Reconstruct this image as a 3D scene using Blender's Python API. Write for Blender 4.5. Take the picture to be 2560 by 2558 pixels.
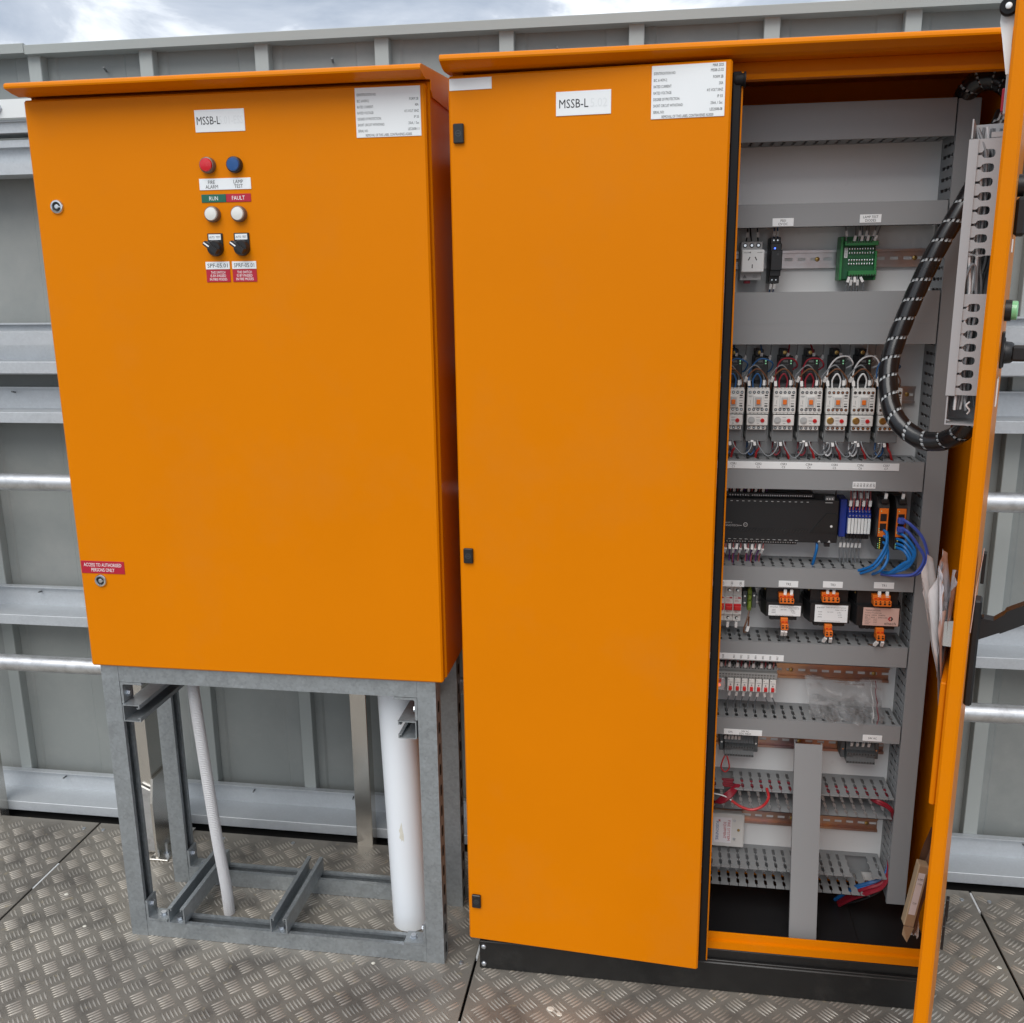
import bpy, math, random
from mathutils import Vector, Matrix
random.seed(7)
SC = bpy.context.scene
for o in list(bpy.data.objects): bpy.data.objects.remove(o)
COL = SC.collection
R = math.radians

# ---------------------------------------------------------------- camera
cam = bpy.data.cameras.new('camera'); co = bpy.data.objects.new('camera', cam); COL.objects.link(co)
yaw, pit, rol = 0.154359, 0.234434, -0.012044
f = Vector((-math.sin(yaw)*math.cos(pit), math.cos(yaw)*math.cos(pit), -math.sin(pit)))
r0 = Vector((math.cos(yaw), math.sin(yaw), 0)); u0 = r0.cross(f)
rr = math.cos(rol)*r0 + math.sin(rol)*u0; uu = -math.sin(rol)*r0 + math.cos(rol)*u0
m = Matrix((rr, uu, -f)).transposed().to_4x4(); m.translation = (1.23874, -1.82916, 1.51729)
co.matrix_world = m
cam.sensor_fit = 'HORIZONTAL'; cam.sensor_width = 36.0; cam.lens = 36.0*2382.4/2560.0
cam.clip_start = 0.02; cam.clip_end = 2000
SC.camera = co

# ---------------------------------------------------------------- world, sun, exposure
SUN_EL, SUN_AZ = R(50), R(192)          # azimuth clockwise from +Y: behind the camera, a little to its left
w = bpy.data.worlds.new('World'); SC.world = w; w.use_nodes = True
nt = w.node_tree; nt.nodes.clear(); N = nt.nodes.new; LK = nt.links.new
out = N('ShaderNodeOutputWorld'); bg = N('ShaderNodeBackground'); bg.inputs['Strength'].default_value = 0.10
sky = N('ShaderNodeTexSky'); sky.sky_type = 'NISHITA'; sky.sun_disc = False
sky.sun_elevation = SUN_EL; sky.sun_rotation = SUN_AZ
tc = N('ShaderNodeTexCoord'); mp = N('ShaderNodeMapping'); mp.inputs['Scale'].default_value = (1, 1, 2.6)
mp.inputs['Location'].default_value = (0.32, 0.0, 0.16)
n1 = N('ShaderNodeTexNoise'); n1.inputs['Scale'].default_value = 4.2; n1.inputs['Detail'].default_value = 9; n1.inputs['Roughness'].default_value = .56
n1.inputs['Distortion'].default_value = 0.5
rp = N('ShaderNodeValToRGB'); cr = rp.color_ramp
cr.elements[0].position = .36; cr.elements[0].color = (3.0, 3.45, 4.2, 1)
cr.elements[1].position = .67; cr.elements[1].color = (11.8, 12.0, 12.1, 1)
e = cr.elements.new(.5); e.color = (4.3, 4.7, 5.35, 1)
mx = N('ShaderNodeMix'); mx.data_type = 'RGBA'; mx.inputs[0].default_value = 0.93
LK(tc.outputs['Generated'], mp.inputs[0]); LK(mp.outputs[0], n1.inputs['Vector']); LK(n1.outputs[0], rp.inputs[0])
LK(sky.outputs[0], mx.inputs[6]); LK(rp.outputs[0], mx.inputs[7]); LK(mx.outputs[2], bg.inputs[0]); LK(bg.outputs[0], out.inputs[0])
sd = bpy.data.lights.new('sun', 'SUN'); sd.energy = 1.5; sd.angle = R(45); sd.color = (1, .965, .92)
so = bpy.data.objects.new('sun', sd); COL.objects.link(so)
d = Vector((math.sin(SUN_AZ)*math.cos(SUN_EL), math.cos(SUN_AZ)*math.cos(SUN_EL), math.sin(SUN_EL)))
so.rotation_euler = d.to_track_quat('Z', 'Y').to_euler(); so.location = d*20
vs = SC.view_settings; vs.view_transform = 'Standard'; vs.look = 'None'; vs.exposure = 0.62; vs.gamma = 1; vs.use_curve_mapping = False

# ---------------------------------------------------------------- materials
MT = {}
def M(name, col, rough=.5, metal=0., var=0., vs_=14., bump=0., bs=300., spec=.5, coat=0., dirt=None, ds=5., dth=.6, trans=0, alpha=1, emit=0):
    m = bpy.data.materials.new(name); m.use_nodes = True; t = m.node_tree; b = t.nodes['Principled BSDF']
    b.inputs['Base Color'].default_value = (*col, 1); b.inputs['Roughness'].default_value = rough; b.inputs['Metallic'].default_value = metal
    b.inputs['Specular IOR Level'].default_value = spec; b.inputs['Coat Weight'].default_value = coat
    b.inputs['Transmission Weight'].default_value = trans; b.inputs['Alpha'].default_value = alpha
    if emit: b.inputs['Emission Color'].default_value = (*col, 1); b.inputs['Emission Strength'].default_value = emit
    c = t.nodes.new('ShaderNodeTexCoord').outputs['Object']
    if var or dirt:
        n = t.nodes.new('ShaderNodeTexNoise'); n.inputs['Scale'].default_value = vs_; n.inputs['Detail'].default_value = 6; t.links.new(c, n.inputs[0])
        x = t.nodes.new('ShaderNodeMix'); x.data_type = 'RGBA'; t.links.new(n.outputs[0], x.inputs[0])
        x.inputs[6].default_value = (*[v*(1-var) for v in col], 1); x.inputs[7].default_value = (*[min(1, v*(1+var)) for v in col], 1)
        last = x.outputs[2]
        if dirt:
            n2 = t.nodes.new('ShaderNodeTexNoise'); n2.inputs['Scale'].default_value = ds; n2.inputs['Detail'].default_value = 8; n2.inputs['Roughness'].default_value = .7; t.links.new(c, n2.inputs[0])
            r_ = t.nodes.new('ShaderNodeMapRange'); r_.inputs[1].default_value = dth-.14; r_.inputs[2].default_value = dth+.14; t.links.new(n2.outputs[0], r_.inputs[0])
            y = t.nodes.new('ShaderNodeMix'); y.data_type = 'RGBA'; t.links.new(r_.outputs[0], y.inputs[0]); t.links.new(last, y.inputs[6]); y.inputs[7].default_value = (*dirt, 1); last = y.outputs[2]
        t.links.new(last, b.inputs['Base Color'])
        rm = t.nodes.new('ShaderNodeMapRange'); rm.inputs[3].default_value = max(.03, rough-.12*min(1, var*4)); rm.inputs[4].default_value = min(1, rough+.12*min(1, var*4)); t.links.new(n.outputs[0], rm.inputs[0]); t.links.new(rm.outputs[0], b.inputs['Roughness'])
    if bump:
        nb = t.nodes.new('ShaderNodeTexNoise'); nb.inputs['Scale'].default_value = bs; nb.inputs['Detail'].default_value = 2; t.links.new(c, nb.inputs[0])
        bp = t.nodes.new('ShaderNodeBump'); bp.inputs['Strength'].default_value = bump; bp.inputs['Distance'].default_value = .001; t.links.new(nb.outputs[0], bp.inputs['Height']); t.links.new(bp.outputs[0], b.inputs['Normal'])
    MT[name] = m; return m

def galv(name, col, rough, metal, var=.45, vsc=85):
    m = bpy.data.materials.new(name); m.use_nodes = True; t = m.node_tree; b = t.nodes['Principled BSDF']
    c = t.nodes.new('ShaderNodeTexCoord').outputs['Object']
    v = t.nodes.new('ShaderNodeTexVoronoi'); v.inputs['Scale'].default_value = vsc; t.links.new(c, v.inputs[0])
    n = t.nodes.new('ShaderNodeTexNoise'); n.inputs['Scale'].default_value = 30; n.inputs['Detail'].default_value = 9; n.inputs['Roughness'].default_value = .7; t.links.new(c, n.inputs[0])
    mp = t.nodes.new('ShaderNodeMath'); mp.operation = 'MULTIPLY_ADD'; mp.inputs[1].default_value = .35; t.links.new(v.outputs['Color'], mp.inputs[0]); 
    m2 = t.nodes.new('ShaderNodeMath'); m2.operation = 'MULTIPLY'; m2.inputs[1].default_value = .8; t.links.new(n.outputs[0], m2.inputs[0]); t.links.new(m2.outputs[0], mp.inputs[2])
    x = t.nodes.new('ShaderNodeMix'); x.data_type = 'RGBA'; t.links.new(mp.outputs[0], x.inputs[0])
    x.inputs[6].default_value = (*[k*(1-var) for k in col], 1); x.inputs[7].default_value = (*[min(1, k*(1+var)) for k in col], 1); t.links.new(x.outputs[2], b.inputs['Base Color'])
    b.inputs['Metallic'].default_value = metal
    rm = t.nodes.new('ShaderNodeMapRange'); rm.inputs[3].default_value = rough-.1; rm.inputs[4].default_value = rough+.18; t.links.new(mp.outputs[0], rm.inputs[0]); t.links.new(rm.outputs[0], b.inputs['Roughness'])
    MT[name] = m; return m

M('orange', (.69, .200, .0), .33, 0, .05, 3, .22, 900, spec=.10, dirt=(.65, .200, .010), ds=2.3, dth=.66)
M('wallgrey', (.255, .275, .268), .5, 0, .14, 2.2, dirt=(.32, .33, .32), ds=3, dth=.62)
M('ribgrey', (.37, .40, .39), .5, 0, .08, 4)
galv('girtgalv', (.50, .53, .555), .45, .38, .14, 200)
galv('galv', (.34, .368, .385), .38, .7, .38, 170)
M('alu', (.60, .58, .54), .24, .9, .12, 5, bump=.05, bs=90)
M('alutube', (.66, .67, .68), .36, .85, .14, 25, dirt=(.42, .42, .42), ds=30, dth=.6)
M('bolt', (.55, .58, .62), .3, .9, .1, 60)
M('whitepaint', (.74, .77, .77), .45, 0, .03, 8)
M('label', (.80, .83, .84), .42, 0, .02, 20)
M('ink', (.018, .018, .022), .6)
M('fadeink', (.73, .76, .77), .6)
M('white_ink', (.85, .85, .85), .5)
M('red_label', (.43, .008, .03), .45)
M('green_label', (.008, .12, .075), .45)
M('black', (.012, .012, .013), .4, 0, .1, 30)
M('plinth', (.010, .010, .010), .42, 0, .2, 40, .12, 500, dirt=(.030, .029, .027), ds=14, dth=.66)
M('rubber', (.006, .006, .007), .65, spec=.25)
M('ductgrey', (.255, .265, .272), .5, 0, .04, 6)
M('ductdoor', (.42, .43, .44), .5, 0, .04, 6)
M('plate', (.72, .73, .73), .45, 0, .04, 4, dirt=(.45, .46, .46), ds=22, dth=.76)
M('rail', (.56, .54, .54), .3, .8, .15, 7, dirt=(.46, .36, .34), ds=9, dth=.6)
M('railgold', (.56, .34, .20), .32, .85, .25, 9, dirt=(.34, .24, .27), ds=7, dth=.5)
M('brass', (.45, .30, .10), .35, .9, .2, 60)
M('chrome', (.72, .73, .74), .16, 1.)
M('ivory', (.66, .66, .64), .5, 0, .03, 30)
M('lightgrey', (.42, .43, .43), .5, 0, .04, 30)
M('midgrey', (.16, .17, .175), .5, 0, .05, 30)
M('darkgrey', (.045, .047, .05), .5, 0, .08, 30)
M('terminalgrey', (.10, .11, .115), .5, 0, .08, 40)
M('relaygrey', (.27, .275, .27), .5, 0, .06, 40)
M('orange_plastic', (.72, .16, .012), .45)
M('red_plastic', (.55, .012, .012), .4)
M('lens_red', (.60, .006, .015), .22, coat=.5)
M('lens_blue', (.006, .07, .24), .3, coat=.3)
M('lens_white', (.72, .72, .68), .25, coat=.5)
M('lens_green', (.25, .62, .30), .25, coat=.5)
M('lens_ring', (.16, .12, .10), .3, .3)
M('blue_relay', (.012, .035, .26), .42, 0, .06, 40)
M('pcb', (.012, .10, .04), .4, 0, .1, 60)
M('green_term', (.03, .20, .06), .45)
M('earth', (.20, .30, .03), .45)
M('w_blue', (.02, .10, .27), .45)
M('w_cyan', (.008, .16, .48), .42)
M('w_violetblue', (.045, .085, .40), .42)
M('w_red', (.24, .010, .024), .45)
M('w_brightred', (.44, .022, .026), .45)
M('w_white', (.66, .67, .68), .45)
M('loom_wire', (.42, .44, .45), .45)
M('w_grey', (.20, .215, .23), .45)
M('w_brown', (.15, .062, .028), .45)
M('w_pink', (.42, .12, .12), .45)
M('w_violet', (.12, .03, .20), .45)
M('w_black', (.012, .012, .014), .4)
M('sleeve', (.74, .74, .73), .45)
M('spiral', (.012, .012, .013), .28, 0, .1, 20, coat=.2)
M('pipe_white', (.80, .84, .88), .32, 0, .015, 4)
M('tape', (.68, .66, .58), .6, 0, .2, 40)
M('conduit', (.56, .56, .57), .42, 0, .03, 20)
M('card', (.40, .29, .18), .8, 0, .08, 12)
M('card_dark', (.16, .085, .05), .85, 0, .15, 20)
M('paper', (.78, .77, .80), .6, 0, .03, 20)
M('plastic_sleeve', (.80, .79, .78), .25, 0, .05, 20, trans=.25, bump=.5, bs=40)
M('clearbag', (.95, .95, .96), .14, 0, 0, trans=.9, alpha=.42, bump=1., bs=45)
M('led_blue', (.05, .12, 1.), .4, emit=3.)
M('led_green', (.25, .6, .35), .4, emit=.25)
M('led_yellow', (.8, .7, .05), .4, emit=.4)
M('led_red', (.9, .2, .12), .4, emit=.5)
M('pinklabel', (.62, .42, .36), .4)
M('gap', (.003, .003, .003), .9)
M('gap_white', (.60, .62, .63), .5)
M('roofground', (.16, .16, .155), .9, 0, .2, 1)
M('silverglint', (.75, .76, .78), .2, .9)

def floor_mat(name='tread', k=1., met=.30):
    m = bpy.data.materials.new('tread_alu'); m.use_nodes = True; t = m.node_tree; b = t.nodes['Principled BSDF']
    g = t.nodes.new('ShaderNodeNewGeometry').outputs['Position']
    def nz(s, d=8, r=.6):
        n = t.nodes.new('ShaderNodeTexNoise'); n.inputs['Scale'].default_value = s; n.inputs['Detail'].default_value = d; n.inputs['Roughness'].default_value = r; t.links.new(g, n.inputs[0]); return n.outputs[0]
    def ramp(x, a, c):
        r = t.nodes.new('ShaderNodeMapRange'); r.inputs[1].default_value = a; r.inputs[2].default_value = c; t.links.new(x, r.inputs[0]); return r.outputs[0]
    def mix(fac, a, c):
        x = t.nodes.new('ShaderNodeMix'); x.data_type = 'RGBA'; t.links.new(fac, x.inputs[0])
        for i, q in ((6, a), (7, c)):
            if isinstance(q, tuple): x.inputs[i].default_value = (*q, 1)
            else: t.links.new(q, x.inputs[i])
        return x.outputs[2]
    c = mix(ramp(nz(2.2), .35, .68), tuple(v*k for v in (.34, .315, .27)), tuple(v*k for v in (.20, .185, .165)))
    c = mix(ramp(nz(9), .5, .74), c, tuple(v*k for v in (.115, .107, .096)))
    c = mix(ramp(nz(38, 4), .63, .76), c, (.34, .29, .20))
    t.links.new(c, b.inputs['Base Color']); b.inputs['Metallic'].default_value = met
    rg = ramp(nz(6), .2, .9); q = t.nodes.new('ShaderNodeMapRange'); q.inputs[3].default_value = .34 if k < 1 else .31; q.inputs[4].default_value = .62 if k < 1 else .52; t.links.new(rg, q.inputs[0]); t.links.new(q.outputs[0], b.inputs['Roughness'])
    bp = t.nodes.new('ShaderNodeBump'); bp.inputs['Strength'].default_value = .25; bp.inputs['Distance'].default_value = .0012; t.links.new(nz(60, 3), bp.inputs['Height']); t.links.new(bp.outputs[0], b.inputs['Normal'])
    MT[name] = m
floor_mat('tread', .86, .32); floor_mat('tread_worn_glint', 1.40, .45)  # lugs lighter than plates: worn tops, plus their glints put into the colour

# ---------------------------------------------------------------- mesh helpers
class MB:
    def __init__(s): s.v = []; s.f = []
    def add(s, vs, fs):
        k = len(s.v); s.v += [tuple(p) for p in vs]; s.f += [tuple(i+k for i in q) for q in fs]; return s
    def box(s, x0, x1, y0, y1, z0, z1, b=0., T=None):
        if x0 > x1: x0, x1 = x1, x0
        if y0 > y1: y0, y1 = y1, y0
        if z0 > z1: z0, z1 = z1, z0
        b = min(b, (x1-x0)*.45, (y1-y0)*.45, (z1-z0)*.45)
        if b <= 0:
            vs = [(x, y, z) for x in (x0, x1) for y in (y0, y1) for z in (z0, z1)]
            fs = [(0, 1, 3, 2), (4, 6, 7, 5), (0, 4, 5, 1), (2, 3, 7, 6), (0, 2, 6, 4), (1, 5, 7, 3)]
        else:
            C = [(x0, x1), (y0, y1), (z0, z1)]; vs = []; idx = {}
            for i in (0, 1):
                for j in (0, 1):
                    for k in (0, 1):
                        for a in range(3):
                            p = [C[0][i], C[1][j], C[2][k]]
                            for q in range(3):
                                if q != a: p[q] += b*(1 if (i, j, k)[q] == 0 else -1)
                            idx[(i, j, k, a)] = len(vs); vs.append(tuple(p))
            fs = []
            for a in range(3):
                o1, o2 = [q for q in range(3) if q != a]
                for sd in (0, 1):
                    ring = []
                    for (p, q) in ((0, 0), (1, 0), (1, 1), (0, 1)):
                        c = [0, 0, 0]; c[a] = sd; c[o1] = p; c[o2] = q; ring.append(idx[(*c, a)])
                    fs.append(tuple(ring))
            for a in range(3):       # edges along axis a
                o1, o2 = [q for q in range(3) if q != a]
                for p in (0, 1):
                    for q in (0, 1):
                        c0 = [0, 0, 0]; c0[o1] = p; c0[o2] = q; c1 = list(c0); c1[a] = 1
                        fs.append((idx[(*c0, o1)], idx[(*c0, o2)], idx[(*c1, o2)], idx[(*c1, o1)]))
            for i in (0, 1):
                for j in (0, 1):
                    for k in (0, 1): fs.append(tuple(idx[(i, j, k, a)] for a in range(3)))
        if T: vs = [T(*p) for p in vs]
        return s.add(vs, fs)
    def prism(s, poly, h0, h1, T):
        n = len(poly); vs = [T(a, b, h0) for a, b in poly]+[T(a, b, h1) for a, b in poly]
        fs = [tuple(range(n))[::-1], tuple(range(n, 2*n))]+[(i, (i+1) % n, n+(i+1) % n, n+i) for i in range(n)]
        return s.add(vs, fs)
    def ring(s, prof, p, axis, n=16, cap0=True, cap1=True):   # prof: (radius, distance along axis)
        a = Vector(axis).normalized(); t = Vector((0, 0, 1)) if abs(a.z) < .9 else Vector((1, 0, 0)); u = a.cross(t).normalized(); v = a.cross(u); p = Vector(p)
        vs = []; fs = []
        for (r, h) in prof: vs += [p+a*h+(u*math.cos(2*math.pi*i/n)+v*math.sin(2*math.pi*i/n))*r for i in range(n)]
        for k in range(len(prof)-1): fs += [(k*n+i, k*n+(i+1) % n, (k+1)*n+(i+1) % n, (k+1)*n+i) for i in range(n)]
        if cap0: fs.append(tuple(range(n))[::-1])
        if cap1: fs.append(tuple(range((len(prof)-1)*n, len(prof)*n)))
        return s.add(vs, fs)
    def cyl(s, p0, p1, r, n=12):
        p0 = Vector(p0); p1 = Vector(p1); return s.ring([(r, 0), (r, (p1-p0).length)], p0, p1-p0, n)
    def tube(s, pts, r, n=6, rad=None):
        pts = [Vector(p) for p in pts]; L = len(pts); vs = []; fs = []; up = None
        for i, p in enumerate(pts):
            d = (pts[min(i+1, L-1)]-pts[max(i-1, 0)])
            d = d.normalized() if d.length > 1e-9 else Vector((0, 0, 1))
            if up is None: up = d.orthogonal().normalized()
            up = (up-d*up.dot(d)); up = up.normalized() if up.length > 1e-6 else d.orthogonal().normalized()
            w_ = d.cross(up); rr_ = rad(i) if rad else r
            vs += [p+(up*math.cos(2*math.pi*k/n)+w_*math.sin(2*math.pi*k/n))*rr_ for k in range(n)]
        for i in range(L-1): fs += [(i*n+k, i*n+(k+1) % n, (i+1)*n+(k+1) % n, (i+1)*n+k) for k in range(n)]
        fs += [tuple(range(n))[::-1], tuple(range((L-1)*n, L*n))]
        return s.add(vs, fs)
    def grid(s, P, nu, nv):      # P[i][j] surface
        vs = [P[i][j] for i in range(nu) for j in range(nv)]
        return s.add(vs, [(i*nv+j, (i+1)*nv+j, (i+1)*nv+j+1, i*nv+j+1) for i in range(nu-1) for j in range(nv-1)])
    def mesh(s, name, mat, smooth=False):
        me = bpy.data.meshes.new(name); me.from_pydata(s.v, [], s.f); me.materials.append(MT[mat])
        import bmesh
        b = bmesh.new(); b.from_mesh(me); bmesh.ops.recalc_face_normals(b, faces=b.faces); b.to_mesh(me); b.free()
        if smooth:
            me.polygons.foreach_set('use_smooth', [True]*len(me.polygons)); 
            try: me.set_sharp_from_angle(angle=R(40))
            except Exception: pass
        me.update(); return me
def spline(pts, n=6):
    P = [Vector(p) for p in pts]; P = [P[0]*2-P[1]]+P+[P[-1]*2-P[-2]]; o = []
    for i in range(1, len(P)-2):
        a, b, c, d_ = P[i-1:i+3]
        for k in range(n):
            t = k/n; o.append(.5*((2*b)+(c-a)*t+(2*a-5*b+4*c-d_)*t*t+(3*b-a-3*c+d_)*t**3))
    o.append(P[-2]); return o
# many pieces of a pixel or two each, joined into one part
TINY = {'printed_marks', 'lettering_faded', 'terminal_well', 'terminal_screw', 'terminal_hole', 'vent_slot', 'slot_shade', 'grip_ribs', 'diode', 'cooling_fin', 'pin_slot', 'release_tab'}
def obj(name, mb, mat, parent=None, smooth=False, at=None):
    """one mesh object; vertices are in world space unless AT says where the mesh's own origin sits in the parent"""
    me = mb if isinstance(mb, bpy.types.Mesh) else mb.mesh(name, mat, smooth)
    o = bpy.data.objects.new(name, me); COL.objects.link(o)
    if name in TINY: o['kind'] = 'stuff'
    if parent is not None:
        o.parent = parent
        if at is not None: o.location = at
        else:
            p = parent; q = Vector((0, 0, 0))
            while p is not None: q += p.location; p = p.parent
            o.location = -q
    return o
def tag(o, label, cat, group=None):
    o['label'] = label; o['category'] = cat
    if group: o['group'] = group
    return o
def thing(name, label, cat, loc=(0, 0, 0), group=None):
    o = bpy.data.objects.new(name, None); COL.objects.link(o); o.location = loc; o.empty_display_size = .02
    return tag(o, label, cat, group)
def copy_tree(o, parent=None):
    c = o.copy(); COL.objects.link(c); c.parent = parent
    for ch in list(o.children): copy_tree(ch, c)
    return c
def dup(root, loc, label, group=None):
    c = copy_tree(root); c.location = loc; c['label'] = label
    if group: c['group'] = group
    return c

# ---------------------------------------------------------------- lettering
_tcache = {}
def glyphs(s):
    if s in _tcache: return _tcache[s]
    cu = bpy.data.curves.new('t', 'FONT'); cu.body = s; cu.resolution_u = 2; cu.size = 1
    ob = bpy.data.objects.new('t', cu); COL.objects.link(ob); bpy.context.view_layer.update()
    ev = ob.evaluated_get(bpy.context.evaluated_depsgraph_get()); me = ev.to_mesh()
    vs = [tuple(v.co) for v in me.vertices]; fs = [tuple(p.vertices) for p in me.polygons]; ev.to_mesh_clear()
    bpy.data.objects.remove(ob); bpy.data.curves.remove(cu)
    xs = [p[0] for p in vs]; x0, x1 = min(xs), max(xs)
    _tcache[s] = ([((p[0]-x0), p[1]) for p in vs], fs, x1-x0); return _tcache[s]
def write(mb, s, x, z, h, T, w=None, al='c', rot=0, sx=.86):
    """S with cap height H at (x, z) of the plane that T maps to the world"""
    vs, fs, wd = glyphs(s); k = h/.70; kx = k*sx
    if w: kx = w/wd
    off = {'c': -wd*kx/2, 'l': 0, 'r': -wd*kx}[al]
    c, sn = math.cos(rot), math.sin(rot); P = []
    for a, b in vs:
        X = a*kx+off; Z = b*k-h/2
        P.append(T(x+c*X-sn*Z, z+sn*X+c*Z))
    mb.add(P, fs)
def front(y): return lambda a, b: (a, y, b)
def plate_label(parent, x0, x1, z0, z1, y, lines, base='label', ink='ink', th=.0012, name='label_plate', T=None):
    """a label plate whose back lies on plane y, with lettering that stands .2 mm proud; lines: (text, fx, fz, cap height, align, rot)"""
    p = obj(name, MB().box(x0, x1, y-th, y, z0, z1, .0003), base, parent)
    mb = MB(); fm = MB()
    for ln in lines:
        t, fx, fz, h = ln[:4]; al = ln[4] if len(ln) > 4 else 'c'; ro = ln[5] if len(ln) > 5 else 0; wd = ln[6] if len(ln) > 6 else None
        write(mb, t, x0+(x1-x0)*fx, z0+(z1-z0)*fz, h, front(y-th-.0002), wd, al, ro)
    if mb.v: obj('lettering', mb, ink, p)
    return p

# ---------------------------------------------------------------- ground, floor
g = obj('ground', MB().add([(-300, -300, -.5), (300, -300, -.5), (300, 300, -.5), (-300, 300, -.5)], [(0, 1, 2, 3)]), 'roofground'); g['kind'] = 'structure'
fl = obj('floor', MB().box(-2.8, 4.6, -3.4, .62, -.12, -.03), 'gap'); fl['kind'] = 'structure'  # near-black slab: darkness of the void under the plates, put into the colour
XS = [-2.75, -1.548, -.345, .852, 2.051, 3.25, 4.5]
def lug(mb, cx, cy, ang):
    c, s_ = math.cos(ang), math.sin(ang); hl, hw, hh = .0158, .0028, .0018
    pr = [(-hl, 0, 0), (-hl*.55, -hw*.85, 0), (0, -hw, 0), (hl*.55, -hw*.85, 0), (hl, 0, 0), (hl*.55, hw*.85, 0), (0, hw, 0), (-hl*.55, hw*.85, 0), (-hl*.72, 0, hh*.8), (0, 0, hh), (hl*.72, 0, hh*.8)]
    fs = [(0, 1, 8), (1, 2, 9, 8), (2, 3, 10, 9), (3, 4, 10), (4, 5, 10), (5, 6, 9, 10), (6, 7, 8, 9), (7, 0, 8)]
    mb.add([(cx+c*a-s_*b, cy+s_*a+c*b, h) for a, b, h in pr], fs)
for i in range(len(XS)-1):
    g_ = .003
    x0, x1 = XS[i]+g_, XS[i+1]-g_
    pl = obj('floor_plate', MB().box(x0, x1, -3.3, .455, -.006, 0, .0008), 'tread', fl)
    if x0 < -1.6 or x1 > 3.3: continue
    mb = MB(); P = .0635; c45 = math.sqrt(.5)
    ph = (.9251-XS[3], -.0301)
    ox = XS[i]+ph[0]
    for k in range(-3, 24):
        for j in range(-21, 9):
            for (dx, dy, an) in ((0, 0, -45), (P/2, P/2, 45)):
                cx, cy = ox+k*P+dx, ph[1]+j*P+dy
                if cy > .435 or cy < -1.35: continue
                for q in range(5):
                    t = (q-2)*.0085; a = R(an); x, y = cx-math.sin(a)*t, cy+math.cos(a)*t
                    if x0+.012 < x < x1-.012 and y < .445: lug(mb, x, y, a)
    lo = obj('tread_lugs', mb, 'tread_worn_glint', pl, smooth=True); lo['kind'] = 'stuff'
mb = MB()
for x, y0, y1 in ((-.345, .145, .255), (.852, .045, .16), (.852, -.30, -.155), (2.051, .375, .45)): mb.box(x-.0024, x+.0024, y0, y1, -.012, -.0015)
obj('gap_strip', mb, 'gap_white', fl)  # pale strips along parts of the plate gaps
mb = MB()
for x, y in ((-.375, .42), (-.315, .42), (.82, .02), (.885, .06), (.82, .42), (.885, .425), (2.02, .415), (2.085, .415), (-.31, -.12), (.255, .43), (.05, .425)): mb.ring([(.0055, 0), (.005, .002), (.002, .0032)], (x, y, 0), (0, 0, 1), 10)
obj('floor_screw', mb, 'bolt', fl, smooth=True)
mb = MB()
for x, y, s_ in ((.33, .07, .006), (.62, -.01, .005), (1.04, -.095, .009), (1.06, -.108, .007), (-.24, .13, .006), (-.12, .02, .005), (.18, .29, .008), (2.03, .17, .006)):
    mb.ring([(s_, 0), (s_*.7, .0012)], (x, y, .0005), (.1, .1, 1), 7)
go = obj('litter_flakes', mb, 'tape'); go['kind'] = 'stuff'

# ---------------------------------------------------------------- steel wall with ribs and girts
wall = thing('wall', 'grey ribbed sheet metal wall with horizontal girts behind both orange cabinets', 'wall', (1.2, .6, 0))
YW = .605; PITCH = .3036; RX0 = -.350
for k in range(-7, 13):
    xa = RX0+k*PITCH; xb = xa+PITCH
    # pan between two ribs, with a shallow step on each side
    pf = [(xa+.018, YW+.0), (xa+.040, YW+.0), (xa+.046, YW+.004), (xb-.075, YW+.004), (xb-.07, YW+.001), (xb-.018, YW+.001), (xb-.018, YW+.006), (xa+.018, YW+.006)]
    obj('wall_panel', MB().prism(pf, -.3, 2.1, lambda a, b, h: (a, b, h)), 'wallgrey', wall)
    rf = [(xa-.0178, YW+.008), (xa-.0178, YW-.026), (xa-.0165, YW-.028), (xa+.0165, YW-.028), (xa+.0178, YW-.026), (xa+.0178, YW+.008)]
    obj('rib', MB().prism(rf, -.3, 2.094, lambda a, b, h: (a, b, h)), 'ribgrey', wall)
cp = obj('top_cap', MB().prism([(YW-.048, 2.094), (YW+.03, 2.094), (YW+.03, 2.10), (YW-.046, 2.116), (YW-.05, 2.114)], -.36, 4.2, lambda a, b, h: (h, a, b)), 'ribgrey', wall)
obj('top_cap', MB().prism([(YW-.050, 2.097), (YW+.028, 2.097), (YW+.028, 2.104), (YW-.048, 2.120), (YW-.052, 2.118)], -2.6, -.3605, lambda a, b, h: (h, a, b)), 'ribgrey', wall)
XL, XR = -2.5, 4.1; YG = YW-.029
def girt(prof, name='girt', mat='girtgalv', xl=XL, xr=XR):
    return obj(name, MB().prism(prof, xl, xr, lambda a, b, h: (h, a, b)), mat, wall)
def zgirt(zw, up=.062, yf=.487, lip=.016, down=.026, xl=XL, xr=XR):
    t = .0022
    girt([(YG, zw), (YG, zw+up), (YG-lip, zw+up), (YG-lip, zw+up-.004), (YG-lip+t, zw+up-t), (YG-t, zw+up-t), (YG-t, zw+t), (yf, zw+t), (yf-.001, zw+t*.5), (yf-.001, zw-down), (yf+.012, zw-down), (yf+.012, zw-down+t), (yf+t, zw-down+t), (yf+t, zw)], xl=xl, xr=xr)
zgirt(.028); zgirt(.620); zgirt(1.196)
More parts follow.
